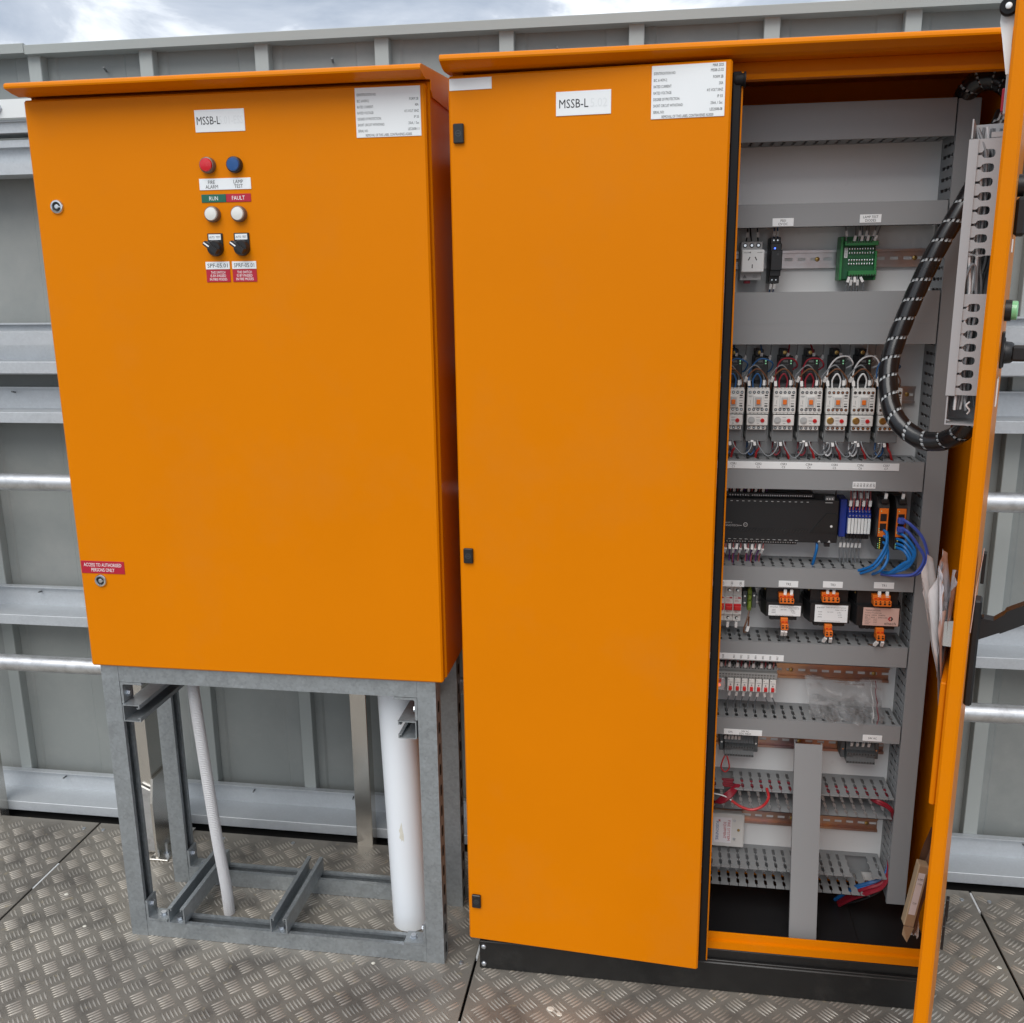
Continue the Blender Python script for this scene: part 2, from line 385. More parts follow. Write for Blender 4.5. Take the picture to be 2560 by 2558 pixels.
# doubled girt at mid height and the one near the wall top, seen from about their own level
zgirt(1.330, up=.10, yf=.487, down=.028); girt([(YG-.002, 1.295), (YG-.002, 1.327), (YG-.05, 1.327), (YG-.05, 1.295)])
girt([(.487, 1.376), (.5, 1.376), (.5, 1.412), (.487, 1.408)])
girt([(.478, 1.975), (.486, 1.975), (.486, 1.932), (.478, 1.932)], 'girt_plate', 'whitepaint')
girt([(.49, 1.93), (YG, 1.93), (YG, 1.90), (.496, 1.90), (.496, 1.925), (.49, 1.925)])
girt([(.51, 1.885), (YG, 1.885), (YG, 1.83), (.53, 1.83), (.53, 1.868), (.51, 1.868)])
girt([(.487, 1.828), (YG, 1.828), (YG, 1.80), (.487, 1.80)])
mb = MB()
for x in [RX0+PITCH*(k+.5) for k in range(-7, 13)]:
    for z in (.072, .664, 1.242): mb.cyl((x-.02, YG-.003, z), (x-.016, YG-.022, z+.004), .0025, 6)
for x, z in ((-.17, 2.055), (.43, 2.05), (.98, 2.05), (1.9, 2.04), (1.35, 2.045)): mb.cyl((x, YW-.001, z), (x+.004, YW-.02, z+.006), .003, 6)
obj('screw', mb, 'midgrey', wall)
obj('bolt', MB().ring([(.011, 0), (.011, .005), (.007, .005), (.006, .016)], (-.397, .478, 1.955), (0, -1, 0), 8), 'bolt', wall)

# ---------------------------------------------------------------- posts and hand rail
def post(x0, x1, y0, y1, z1, label):
    t = thing('post', label, 'post', ((x0+x1)/2, (y0+y1)/2, 0), 'aluminium posts at the platform edge')
    obj('shaft', MB().box(x0, x1, y0, y1, -.05, z1, .0015), 'alu', t); return t
post(.436, .482, .447, .486, 1.25, 'aluminium box post behind the white pipe, at the platform edge')
post(-.705, -.660, .447, .486, 1.25, 'aluminium box post at the far left edge of the platform')
post(2.62, 2.665, .447, .486, 1.25, 'aluminium box post at the far right end of the platform')
gr = thing('guard_rail', 'aluminium two tube guard rail on a bolted stanchion in front of the grey wall', 'guard rail', (0, .36, 0))
for z in (1.036, .534):
    rl = obj('rail', MB().cyl((-2.5, .358, z), (4.1, .358, z), .0222, 20), 'alutube', gr, smooth=True)
st = obj('stanchion', MB().box(-.152, -.088, .325, .44, .006, 1.1, .0015), 'alu', gr)
obj('foot_bracket', MB().prism([(.303, .004), (.455, .004), (.455, .19), (.42, .235), (.318, .235), (.303, .17)], -.087, -.080, lambda a, b, h: (h, a, b)), 'alu', gr)
obj('foot_bracket', MB().prism([(-.155, .02), (-.0872, .02), (-.0872, .20), (-.12, .215), (-.155, .14)], .314, .3205, lambda a, b, h: (a, h, b)), 'alutube', gr)
obj('base_plate', MB().box(-.103, -.05, .297, .46, .0005, .006, .001), 'alu', gr)
for y in (.325, .375, .43): obj('bolt', MB().ring([(.009, 0), (.009, .006), (.004, .006), (.004, .034 if y < .33 else .014)], (-.066, y, .006), (0, 0, 1), 6), 'bolt', gr)
for y, z in ((.40, .19), (.40, .165), (.41, .08), (.41, .055)): obj('bolt', MB().ring([(.0085, 0), (.0085, .006)], (-.08, y, z), (1, 0, 0), 6), 'bolt', gr)
obj('bolt', MB().ring([(.006, 0), (.006, .012)], (.843, .358, .512), (0, 0, -1), 6), 'bolt', gr)

# ---------------------------------------------------------------- strut stand under the small cabinet
CH = [(0, 0), (41, 0), (41, 41), (31.5, 41), (31.5, 34), (34, 34), (34, 38.5), (38.5, 38.5), (38.5, 2.5), (2.5, 2.5), (2.5, 38.5), (7, 38.5), (7, 34), (9.5, 34), (9.5, 41), (0, 41)]
CH = [(a/1000, b/1000) for a, b in CH]
stand = thing('support_stand', 'galvanised strut channel stand carrying the smaller orange cabinet', 'support stand', (.4, .12, 0))
def strut(name, org, wdir, ddir, ldir, L):
    o_, a_, b_, l_ = Vector(org), Vector(wdir), Vector(ddir), Vector(ldir)
    return obj(name, MB().prism(CH, 0, L, lambda a, b, h: o_+a_*a+b_*b+l_*h), 'galv', stand)
FX0, FX1, FY0, FY1 = .012, .783, .010, .219
for y0 in (FY0, FY1):
    strut('post', (FX0, y0, 0), (0, 1, 0), (1, 0, 0), (0, 0, 1), .699)
    strut('post', (FX1, y0, 0), (0, 1, 0), (-1, 0, 0), (0, 0, 1), .699)
    strut('bottom_rail', (FX0+.0415, y0+.0005, 0.001), (0, 1, 0), (0, 0, 1), (1, 0, 0), FX1-FX0-.083)
    strut('top_rail', (FX0+.0415, y0+.0005, .698), (0, 1, 0), (0, 0, -1), (1, 0, 0), FX1-FX0-.083)
for x in (.1125, .3685): strut('cross_channel', (x, .006, .0425), (1, 0, 0), (0, 0, 1), (0, 1, 0), .250)
strut('hanger_channel', (.0575, .005, .604), (0, 0, -1), (1, 0, 0), (0, 1, 0), .262)
strut('hanger_channel', (.7375, .012, .600), (0, 0, -1), (-1, 0, 0), (0, 1, 0), .25)
def bracket(x, y, z, sx, sz):      # angle with one leg on the rail, one on the post
    T = lambda a, b, h: (x+sx*a, y+h, z+sz*b)
    L_ = [(0, 0), (.050, 0), (.052, .002), (.052, .0055), (.008, .0055), (.0055, .008), (.0055, .050), (.0035, .052), (0, .052)]
    obj('angle_bracket', MB().prism(L_, 0, .040, T), 'galv', stand)
    BP = [(.0095, 0), (.0095, .0015), (.007, .0015), (.007, .007)]
    obj('bolt', MB().ring(BP, (x+sx*.034, y+.020, z+sz*.0055), (0, 0, sz), 6), 'bolt', stand); obj('bolt', MB().ring(BP, (x+sx*.0055, y+.020, z+sz*.034), (sx, 0, 0), 6), 'bolt', stand)
for y in (FY0+.0008, FY1+.0008):
    bracket(FX0+.042, y, .0425, 1, 1); bracket(FX1-.042, y, .0425, -1, 1); bracket(FX0+.042, y, .656, 1, -1); bracket(FX1-.042, y, .656, -1, -1)
for x in (.133, .389):
    for y in (.022, .236): obj('bolt', MB().ring([(.0095, 0), (.0095, .0015), (.007, .0015), (.007, .007)], (x, y, .0455), (0, 0, 1), 6), 'bolt', stand)
mb = MB()
for k in range(13):
    for y in (FY0, FY1):
        z = .03+k*.05; mb.add([(FX1+.0006, y+.0205+math.cos(a)*.0065, z+math.sin(a)*.0065+(.007 if math.sin(a) > 0 else -.007)) for a in [2*math.pi*(i+.5)/10 for i in range(10)]], [tuple(range(10))])
obj('slot_shade', mb, 'gap', stand)  # flat discs on the post backs, slot darkness given as colour

# ---------------------------------------------------------------- conduit and white pipe
cd = [(.181, .10, .72), (.1815, .10, .60), (.190, .103, .42), (.200, .109, .22), (.209, .115, .08), (.2115, .117, -.01)]
P = spline(cd, 170)
t = obj('corrugated_conduit', MB().tube(P, .013, 14, rad=lambda i: .0138 if (i % 4) in (0, 1) else .0122), 'conduit', smooth=True)
tag(t, 'light grey corrugated conduit rising from the floor into the smaller cabinet', 'conduit')
pp = thing('drain_pipe', 'thick white plastic pipe standing inside the strut stand', 'pipe', (.668, .145, 0))
PA, PB = Vector((.6705, .15, .002)), Vector((.6535, .150, .72))
obj('tube', MB().cyl(PA, PB, .0445, 40), 'pipe_white', pp, smooth=True)
ax = (PB-PA).normalized()
def patch(z0, z1, a0, a1, rag, seed):
    rnd = random.Random(seed); rows = []
    for i in range(6):
        q = PA+ax*(z0+(z1-z0)*i/5-.002); rw = []
        for j in range(7):
            a = R(a0+(a1-a0)*j/6+(rnd.uniform(-rag, rag) if j in (0, 6) else 0)); rw.append((q.x+.0447*math.sin(a), q.y-.0447*math.cos(a), q.z+(rnd.uniform(-.006, .006) if i in (0, 5) else 0)))
        rows.append(rw)
    return MB().grid(rows, 6, 7)
obj('tape_residue', patch(.248, .290, -2, 7, 3, 1), 'tape', pp); 

# ---------------------------------------------------------------- cabinets: small one on the stand
cabA = thing('electrical_cabinet', 'smaller orange electrical cabinet raised on a galvanised stand, closed door with lamps and switches', 'electrical cabinet', (.4, .12, .70))
YD = -.002
obj('body', MB().box(.004, .806, .020, .243, .7005, 1.884, .003), 'orange', cabA)
obj('door', MB().box(-.001, .8030, YD, .0185, .6985, 1.8765, .0035), 'orange', cabA)
rf = [(-.0525, 1.8885), (-.0535, 1.8915), (-.0525, 1.8955), (-.049, 1.8985), (-.044, 1.900), (.250, 1.924), (.254, 1.921), (.254, 1.858), (.2515, 1.858), (.2515, 1.885), (.012, 1.885), (-.010, 1.8805), (-.030, 1.8830), (-.046, 1.8870)]
obj('roof', MB().prism(rf, -.003, .8075, lambda a, b, h: (h, a, b)), 'orange', cabA)
obj('roof_skirt', MB().prism([(.022, 1.8848), (.2515, 1.8848), (.2515, 1.857), (.034, 1.857), (.022, 1.868)], .8066, .8088, lambda a, b, h: (h, a, b)), 'orange', cabA)
obj('roof_skirt', MB().prism([(.022, 1.8848), (.2515, 1.8848), (.2515, 1.857), (.034, 1.857), (.022, 1.868)], .0012, .0034, lambda a, b, h: (h, a, b)), 'orange', cabA)
# labels
plate_label(cabA, .352, .452, 1.8055, 1.8455, YD, [('MSSB-L', .04, .52, .0145, 'l', 0, .047)])
obj('lettering_faded', (lambda mb: (write(mb, '5.01-ESS', .401, 1.8262, .0145, front(YD-.0014), .048, 'l'), mb)[1])(MB()), 'fadeink', cabA)
SP = [('IDENTIFICATION NO:', .03, .86, .0046, 'l', 0, .037), ('IEC 61439-2:', .03, .735, .0046, 'l', 0, .023), ('FORM 2B', .97, .745, .0046, 'r', 0, .017), ('RATED CURRENT:', .03, .615, .0046, 'l', 0, .031), ('40A', .97, .625, .0046, 'r', 0, .007),
      ('RATED VOLTAGE:', .03, .495, .0046, 'l', 0, .031), ('415 VOLT 50HZ', .97, .505, .0046, 'r', 0, .027), ('DEGREE OF PROTECTION:', .03, .375, .0046, 'l', 0, .045), ('IP 55', .97, .385, .0046, 'r', 0, .009),
      ('SHORT CIRCUIT WITHSTAND:', .03, .255, .0046, 'l', 0, .051), ('25kA, 1 Sec', .97, .265, .0046, 'r', 0, .020), ('SERIAL NO:', .03, .135, .0046, 'l', 0, .019), ('LES2008-11', .97, .145, .0046, 'r', 0, .021), ('REMOVAL OF THIS LABEL CONTRAVENES AS3000', .5, .045, .0046, 'c', 0, .088)]
plate_label(cabA, .670, .794, 1.7855, 1.872, YD, SP)
plate_label(cabA, .3505, .4555, 1.7005, 1.7215, YD, [('FIRE', .24, .68, .0066), ('ALARM', .24, .28, .0066), ('LAMP', .76, .68, .0066), ('TEST', .76, .28, .0066)])
plate_label(cabA, .3525, .4025, 1.6775, 1.6925, YD, [('RUN', .5, .5, .0075)], 'green_label', 'white_ink')
plate_label(cabA, .4030, .4535, 1.6775, 1.6925, YD, [('FAULT', .5, .5, .0075)], 'red_label', 'white_ink')
for x, tx in ((.3495, 'SPF-05.01'), (.4045, 'SPRF-05.01')):
    plate_label(cabA, x, x+.050, 1.552, 1.5665, YD, [(tx, .5, .5, .0078, 'c', 0, .042)])
    plate_label(cabA, x+.0002, x+.0498, 1.5275, 1.5514, YD, [('THIS SWITCH', .5, .78, .0049, 'c', 0, .030), ('IS BY-PASSED', .5, .51, .0049, 'c', 0, .032), ('IN FIRE MODES', .5, .23, .0049, 'c', 0, .036)], 'red_label', 'white_ink')
plate_label(cabA, .0035, .1045, .915, .943, YD, [('ACCESS TO AUTHORISED', .5, .70, .0078, 'c', 0, .088), ('PERSONS ONLY', .5, .30, .0078, 'c', 0, .054)], 'red_label', 'white_ink')
def button(x, z, lens, ringm, name, dome):
    b = obj(name, MB().ring([(.0150, 0), (.0150, .009), (.0142, .011), (.0132, .0115)], (x, YD, z), (0, -1, 0), 28), ringm, cabA, smooth=True)
    obj('lens', MB().ring([(.0125, 0), (.0125, .0128), (.0115, .0142+dome*.3), (.006, .0146+dome*.6), (.002, .0147+dome*.7)], (x, YD, z), (0, -1, 0), 28), lens, b, smooth=True)
button(.3725, 1.7455, 'lens_red', 'lens_ring', 'pilot_lamp', .002); button(.427, 1.745, 'lens_blue', 'black', 'push_button', 0)
button(.3745, 1.6555, 'lens_white', 'lens_ring', 'pilot_lamp', .002); button(.4285, 1.655, 'lens_white', 'lens_ring', 'pilot_lamp', .002)
for x in (.3745, .429):
    s = obj('selector_switch', MB().ring([(.0155, 0), (.0155, .008), (.0138, .012), (.0128, .014)], (x, YD, 1.592), (0, -1, 0), 28), 'black', cabA, smooth=True)
    obj('legend_plate', MB().box(x-.0155, x+.0155, YD-.0035, YD, 1.592, 1.620, .0008), 'black', s)
    mb = MB().box(x-.0125, x+.0125, YD-.0042, YD-.0034, 1.6075, 1.618); obj('legend', mb, 'label', s)
    mb = MB(); write(mb, 'AUTO  TEST', x, 1.6125, .004, front(YD-.0044), .022); obj('lettering', mb, 'ink', s)
    c_, s_ = math.cos(R(144)), math.sin(R(144)); rot = lambda a, b: (x+c_*a-s_*b, 1.592+s_*a+c_*b)
    lv = [(-.013, -.0052), (.0165, -.0042), (.018, 0), (.0165, .0042), (-.013, .0052)]
    obj('lever', MB().prism(lv, .012, .026, lambda a, b, h: (rot(a, b)[0], YD-h, rot(a, b)[1])), 'black', s)
    obj('pointer', MB().prism([(.004, -.0013), (.0168, -.0013), (.0168, .0013), (.004, .0013)], .0258, .0264, lambda a, b, h: (rot(a, b)[0], YD-h, rot(a, b)[1])), 'white_ink', s)
for z in (1.677, .899):
    lk = obj('cam_lock', MB().ring([(.0142, 0), (.0142, .002), (.0125, .0042), (.0095, .0046), (.0088, .0030), (.0082, .0012)], (.046, YD, z), (0, -1, 0), 28, cap1=False), 'chrome', cabA, smooth=True)
    obj('key_recess', MB().ring([(.0084, 0), (.0084, .0014)], (.046, YD, z), (0, -1, 0), 20), 'black', lk)
    obj('insert', MB().ring([(.0046, 0), (.0046, .0036), (.003, .0040)], (.046, YD, z), (0, -1, 0), 12).box(.0445, .0535, YD-.0034, YD-.001, z-.0012, z+.0012), 'chrome', lk)

# ---------------------------------------------------------------- tall cabinet, left door ajar, right door wide open
cabB = thing('electrical_cabinet', 'tall orange two door electrical cabinet on a black plinth, its right door wide open', 'electrical cabinet', (1.34, .15, 0))
BX0, BX1, BY0, BY1, BZ0, BZ1 = .852, 1.846, .012, .30, .100, 1.902
pl = obj('plinth', MB().box(.866, 1.832, .0085, .29, 0, .0715, .002), 'plinth', cabB)
obj('plinth_flange', MB().box(.868, 1.830, .0165, .288, .0717, .0998, .002), 'plinth', cabB)
obj('plinth_lip', MB().box(.885, 1.815, .0095, .0163, .0722, .0776, .001), 'plinth', cabB)
for z in (.058, .0135): obj('bolt', MB().ring([(.0062, 0), (.0062, .0015), (.0045, .0035), (.002, .0042)], (.876, .0083, z), (0, -1, 0), 12), 'bolt', cabB, smooth=True)
obj('side_panel', MB().box(BX0, BX0+.0022, BY0, BY1, BZ0, BZ1, .0005), 'orange', cabB)
obj('side_panel', MB().box(BX1-.0022, BX1, BY0, BY1, BZ0, BZ1, .0005), 'orange', cabB)
obj('back_panel', MB().box(BX0+.0023, BX1-.0023, BY1-.0022, BY1, BZ0, BZ1), 'orange', cabB)
obj('top_panel', MB().box(BX0+.0023, BX1-.0023, BY0+.02, BY1-.0023, BZ1-.0022, BZ1), 'orange', cabB)
obj('floor_tray', MB().box(BX0+.0023, BX1-.0023, BY0+.013, BY1-.0023, BZ0, BZ0+.003), 'black', cabB)
obj('gland_plate', MB().box(.90, 1.70, .055, .25, BZ0+.0032, BZ0+.0062, .0012), 'black', cabB)
obj('bolt', MB().ring([(.0062, 0), (.0055, .002), (.0025, .0035)], (1.672, .04, BZ0+.003), (0, 0, 1), 12), 'bolt', cabB, smooth=True)
# door opening: side flanges, sill with its gutter, header with its gutter
for xa, xb in ((BX0+.0023, BX0+.020), (BX1-.018, BX1-.0023)): obj('opening_flange', MB().box(xa, xb, BY0, BY0+.022, BZ0+.0035, BZ1-.003, .001), 'orange', cabB)
sl = [(.012, .1045), (.012, .1215), (.0195, .1225), (.0205, .1375), (.0235, .1385), (.0262, .1375), (.0262, .1045)]
obj('sill', MB().prism(sl, BX0+.0205, BX1-.0185, lambda a, b, h: (h, a, b)), 'orange', cabB)
hd = [(.013, 1.8605), (.012, 1.8635), (.013, 1.8690), (.030, 1.8715), (.031, 1.8920), (.034, 1.8920), (.034, 1.8605)]
obj('header', MB().prism(hd, BX0+.0205, BX1-.0185, lambda a, b, h: (h, a, b)), 'orange', cabB)
rf = [(-.0565, 1.9000), (-.0575, 1.9030), (-.0565, 1.9070), (-.0535, 1.9100), (-.049, 1.9115), (.315, 1.945), (.319, 1.942), (.319, 1.890), (.3165, 1.890), (.3165, 1.9045), (.035, 1.9030), (.034, 1.8925), (-.018, 1.8895), (-.035, 1.8920), (-.050, 1.8975)]
obj('roof', MB().prism(rf, .843, 1.852, lambda a, b, h: (h, a, b)), 'orange', cabB)
obj('shade_lip', MB().box(BX1-.0205, BX1-.0182, BY0+.001, BY0+.046, BZ0+.0035, BZ1-.003).box(BX0+.0202, BX0+.0225, BY0+.001, BY0+.046, BZ0+.0405, BZ1-.043), 'orange', cabB)  # unseen lips, added to keep light off the inner side wall
# left door, ajar: hinge at its left edge
AJ = R(4.0); HX, HY = .8515, .008
def DL(a, b, z): return (HX+math.cos(AJ)*a+math.sin(AJ)*b, HY-math.sin(AJ)*a+math.cos(AJ)*b, z)   # a along the door, b into the cabinet
ld = obj('left_door', MB().box(-.003, .500, -.0175, .006, .090, 1.884, .0035, T=DL), 'orange', cabB)
obj('door_flange', MB().box(.5005, .5185, .0015, .0045, .104, 1.866, T=DL).box(.5170, .5190, .0046, .024, .104, 1.866, T=DL), 'orange', ld)
obj('gasket', MB().box(.5006, .5160, -.0060, .0012, .104, 1.866, .002, T=DL), 'rubber', ld)
obj('latch_roller', MB().ring([(.0075, 0), (.0105, .004), (.0105, .016), (.013, .017), (.013, .020)], DL(.503, -.001, 1.853), (1, -.06, 0), 18), 'rubber', ld, smooth=True)
obj('latch_rod', MB().cyl(DL(.508, .009, .12), DL(.508, .009, 1.855), .004, 8), 'black', ld)
def TL(y): return lambda a, b: DL(a, y, b)
def dlabel(x0, x1, z0, z1, lines, ink='ink'):
    p = obj('label_plate', MB().box(x0, x1, -.0188, -.0176, z0, z1, .0003, T=DL), 'label', cabB); mb = MB()
    for ln in lines:
        t, fx, fz, h = ln[:4]; write(mb, t, x0+(x1-x0)*fx, z0+(z1-z0)*fz, h, TL(-.0191), ln[6] if len(ln) > 6 else None, ln[4] if len(ln) > 4 else 'c')
    if mb.v: obj('lettering', mb, ink, p)
    return p
dlabel(.000, .079, 1.8585, 1.8785, [])
p = dlabel(.196, .294, 1.8065, 1.8465, [('MSSB-L', .06, .5, .0145, 'l', 0, .052)])
obj('lettering_faded', (lambda mb: (write(mb, '5.02', .2575, 1.8265, .0145, TL(-.0191), .030, 'l'), mb)[1])(MB()), 'fadeink', cabB)
SP2 = [(a, b, c-.005, *r) if a != 'x' else a for a, b, c, *r in SP]
SP2 = [('MAR 2025', .97, .955, .0046, 'r', 0, .018)]+[(t.replace('40A', '250A').replace('-11', '-08'), *q) for t, *q in SP2]+[('MSSB-L5.02', .97, .865, .0046, 'r', 0, .021)]
dlabel(.364, .489, 1.7935, 1.8795, SP2)
for z0, z1 in ((1.768, 1.802), (.969, 1.000), (.174, .206)):
    hb = obj('hinge_cover', MB().box(.0065, .0260, -.0245, -.0176, z0, z1, .0015, T=DL), 'black', ld)
    obj('emblem', MB().ring([(.0055, 0), (.0055, .0006), (.0042, .0006), (.0042, 0)], DL(.0163, -.0243, (z0+z1)/2), (-math.sin(AJ)*0, -1, 0), 20, False, False).box(.0135, .019, -.0249, -.0243, (z0+z1)/2-.001, (z0+z1)/2+.001, T=DL), 'darkgrey', cabB)

# ---------------------------------------------------------------- right door, swung wide open
AL = R(71.0); du = Vector((-math.cos(AL), -math.sin(AL), 0)); dn = Vector((-math.sin(AL), math.cos(AL), 0)); HB = Vector((1.821, .001, 0))
def DR(s, n, z): return HB+du*s+dn*n+Vector((0, 0, z))      # s from the hinge, n out of the inner face
rd = obj('right_door', MB().box(.002, .473, -.0215, 0, .084, 1.884, .0035, T=DR), 'orange', cabB)
obj('document_pocket', MB().box(.20, .455, .0005, .0095, .730, .932, .002, T=DR), 'orange', rd)
for z0, z1 in ((1.66, 1.72), (.96, 1.02), (.235, .285)): obj('hinge', MB().box(-.012, .004, -.030, -.0237, z0, z1, .001, T=DR), 'black', rd)
obj('hinge_gasket', MB().box(-.004, .0015, -.020, -.004, .09, 1.88, T=DR), 'rubber', rd)
obj('hinge_cover', MB().box(.08, .115, -.0285, -.0237, .245, .298, .001, T=DR), 'black', rd)
obj('latch_arm', MB().prism([(.001, 1.860), (.0155, 1.860), (.0168, 1.835), (.0125, 1.815), (.0045, 1.772), (.001, 1.772)], .449, .452, lambda a, b, h: DR(h, a, b)), 'whitepaint', rd)
lr = obj('latch_roller', MB().ring([(.0095, 0), (.0108, .002), (.0108, .010), (.0095, .012)], DR(.4525, .008, 1.8505), du, 20), 'rubber', rd, smooth=True)
obj('axle', MB().ring([(.0042, 0), (.0036, .002), (.002, .003)], DR(.4645, .008, 1.8505), du, 12), 'label', lr, smooth=True)
NF = -.0217
def dbutton(s, z, r, lens, name):
    b = obj(name, MB().ring([(r, 0), (r, .0085), (r*.92, .009)], DR(s, NF, z), -dn, 22), 'black', rd, smooth=True)
    obj('lens', MB().ring([(r*.9, .009), (r*.9, .0155), (r*.8, .0168), (r*.4, .0172)], DR(s, NF, z), -dn, 22), lens, b, smooth=True)
dbutton(.32, 1.471, .0155, 'lens_green', 'push_button'); dbutton(.32, 1.645, .0155, 'lens_green', 'pilot_lamp')
ks = obj('rotary_switch', MB().ring([(.022, 0), (.022, .0055), (.0165, .006), (.0155, .014), (.013, .017)], DR(.32, NF, 1.410), -dn, 24), 'black', rd, smooth=True)
obj('base', MB().box(.297, .343, NF-.004, NF, 1.388, 1.440, .001, T=DR), 'black', ks)
obj('lever', MB().box(.305, .335, NF-.060, NF-.014, 1.3985, 1.4205, .003, T=DR), 'black', ks)
obj('selector_switch', MB().box(.30, .34, NF-.016, NF, 1.575, 1.628, .004, T=DR), 'black', rd)
obj('label_plate', MB().box(.30, .34, NF-.0015, NF, 1.553, 1.571, T=DR), 'label', rd); obj('label_plate', MB().box(.29, .34, NF-.0015, NF, 1.332, 1.372, T=DR), 'label', rd)
obj('label_plate', MB().prism([(NF, 1.0), (NF-.0012, 1.0), (NF-.003, 1.07), (NF-.007, 1.115), (NF-.0062, 1.115), (NF-.002, 1.07)], .34, .41, lambda a, b, h: DR(h, a, b)), 'pinklabel', rd)
hb = obj('handle', MB().box(.318, .35, NF-.012, NF, .857, 1.033, .003, T=DR), 'black', rd)
obj('lever', MB().prism([(NF-.010, 1.002), (NF-.010, .968), (NF-.040, .985), (NF-.040, .983), (NF-.16, 1.058), (NF-.16, 1.088), (NF-.046, 1.020), (NF-.044, 1.015), (NF-.030, 1.003), (NF-.016, 1.004)], .322, .346, lambda a, b, h: DR(h, a, b)), 'black', hb)
obj('lock_barrel', MB().cyl(DR(.334, NF-.070, 1.058), DR(.334, NF-.095, 1.074), .0095, 20), 'chrome', hb, smooth=True)
obj('cam', MB().prism([(.0005, .97), (.020, .97), (.0175, .985), (.020, 1.008), (.0005, 1.012)], .385, .40, lambda a, b, h: DR(h, a, b)), 'chrome', rd)

# ---------------------------------------------------------------- inside the tall cabinet: plate and rails
YB, YF = .232, .132
obj('mounting_plate', MB().box(.885, 1.806, YB, YB+.0025, .155, 1.842), 'plate', cabB)
def din(x0, x1, z, mat='rail', screws=(), name='din_rail'):
    t = .0014; y = YB-.0078; H = .0175; h = .0125
    o = None
    mb = MB()
    # web with real slots: bars between slots, plus two continuous strips
    p = .0255; sl = .0155; sh = .0031
    for za, zb in ((z-h, z-sh), (z+sh, z+h)): mb.box(x0, x1, YB-t-.0002, YB-.0002, za, zb)
    x = x0
    n = int((x1-x0)/p)+1
    for k in range(n):
        xa = x0+k*p; xb = min(x1, xa+p-sl)
        if xb > xa: mb.box(xa, xb, YB-t-.0002, YB-.0002, z-sh, z+sh)
    for s_ in (-1, 1):
        mb.box(x0, x1, y, YB-.0002, z+s_*h, z+s_*(h+t)); mb.box(x0, x1, y-t, y, z+s_*h, z+s_*H)
    o = obj(name, mb, mat, cabB)
    for x in screws: obj('screw', MB().ring([(.0048, 0), (.0044, .002), (.002, .003)], (x, YB-t, z), (0, -1, 0), 12), 'brass', o, smooth=True)
    return o
din(1.372, 1.758, 1.5585, 'rail', (1.548, 1.735)); din(1.372, 1.757, 1.287, 'rail', (1.742,)); din(1.372, 1.755, 1.030, 'rail'); din(1.372, 1.757, .845, 'rail')
din(1.372, 1.753, .6715, 'railgold', (1.545, 1.722)); din(1.372, 1.755, .5000, 'railgold', (1.384, 1.572)); din(1.372, 1.756, .3045, 'railgold', (1.566, 1.733))

# ---------------------------------------------------------------- slotted cable ducts
PT = .0205
def finger_wall(mb, o_, a_, d_, n_, L, D, pt=PT, slot=.0066, t=.0017, skip=(), lipdir=1, root=.012, phase=0.):
    """slotted side wall: base strip then fingers, along a_, rising along d_, thickness along n_"""
    o_, a_, d_, n_ = Vector(o_), Vector(a_), Vector(d_), Vector(n_)
    T = lambda a, b, h: o_+a_*a+d_*b+n_*h
    mb.prism([(0, 0), (L, 0), (L, root), (0, root)], 0, t, T)
    k = 0; x = phase
    e1 = D-.012
    while x < L-.004:
        x1 = min(x+pt-slot, L)
        if k not in skip:
            q = .0026; p = []
            def side(xx, s_):
                w = [(root, 0), (root+(e1-root)*.30, 0), (root+(e1-root)*.33, q), (root+(e1-root)*.38, q), (root+(e1-root)*.41, 0), (root+(e1-root)*.66, 0), (root+(e1-root)*.69, q), (root+(e1-root)*.74, q), (root+(e1-root)*.77, 0), (e1-.001, 0), (e1+.002, slot*.38), (D, slot*.38)]
                return [(xx+s_*u, v) for v, u in w]
            l = side(x, -1); r = side(x1, 1)
            if x <= 0: l = [(0, root), (0, D)]
            if x1 >= L: r = [(L, root), (L, D)]
            mb.prism(l[::-1]+r, 0, t, T)
            mb.prism([(l[-1][0], D-.0042), (r[-1][0], D-.0042), (r[-1][0], D), (l[-1][0], D)], -.0016*lipdir if lipdir < 0 else t, t+.0016 if lipdir > 0 else 0, T)
        x += pt; k += 1
def hduct(z0, z1, label, cover=True, x0=1.345, x1=1.7625, skip_top=(), skip_bot=(), D=None, x1b=None, grp='horizontal cable ducts inside the tall cabinet'):
    D = D or YB-YF
    t = thing('cable_duct', label, 'cable duct', ((x0+x1)/2, YB, z0), grp)
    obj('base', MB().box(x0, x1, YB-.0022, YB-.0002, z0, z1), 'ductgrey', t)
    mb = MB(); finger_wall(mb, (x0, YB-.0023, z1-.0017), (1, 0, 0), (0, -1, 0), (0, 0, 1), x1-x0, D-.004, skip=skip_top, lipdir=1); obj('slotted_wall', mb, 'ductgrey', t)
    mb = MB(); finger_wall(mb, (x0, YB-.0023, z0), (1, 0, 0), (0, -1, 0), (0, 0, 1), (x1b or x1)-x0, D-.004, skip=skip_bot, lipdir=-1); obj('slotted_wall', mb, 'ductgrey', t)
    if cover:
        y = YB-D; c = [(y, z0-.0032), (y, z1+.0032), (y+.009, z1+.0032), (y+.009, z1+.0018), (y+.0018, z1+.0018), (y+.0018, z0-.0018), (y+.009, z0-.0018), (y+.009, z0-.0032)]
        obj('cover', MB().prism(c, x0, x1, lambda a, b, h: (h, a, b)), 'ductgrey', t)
    return t
dA = hduct(1.7755, 1.8345, 'wide grey cable duct with cover at the very top of the open tall cabinet')
dB = hduct(1.6205, 1.6565, 'grey cable duct above the socket outlet, labelled LAMP TEST DIODES')
dC = hduct(1.4375, 1.4925, 'wide unlabelled grey cable duct just below the socket outlet and green diode board')
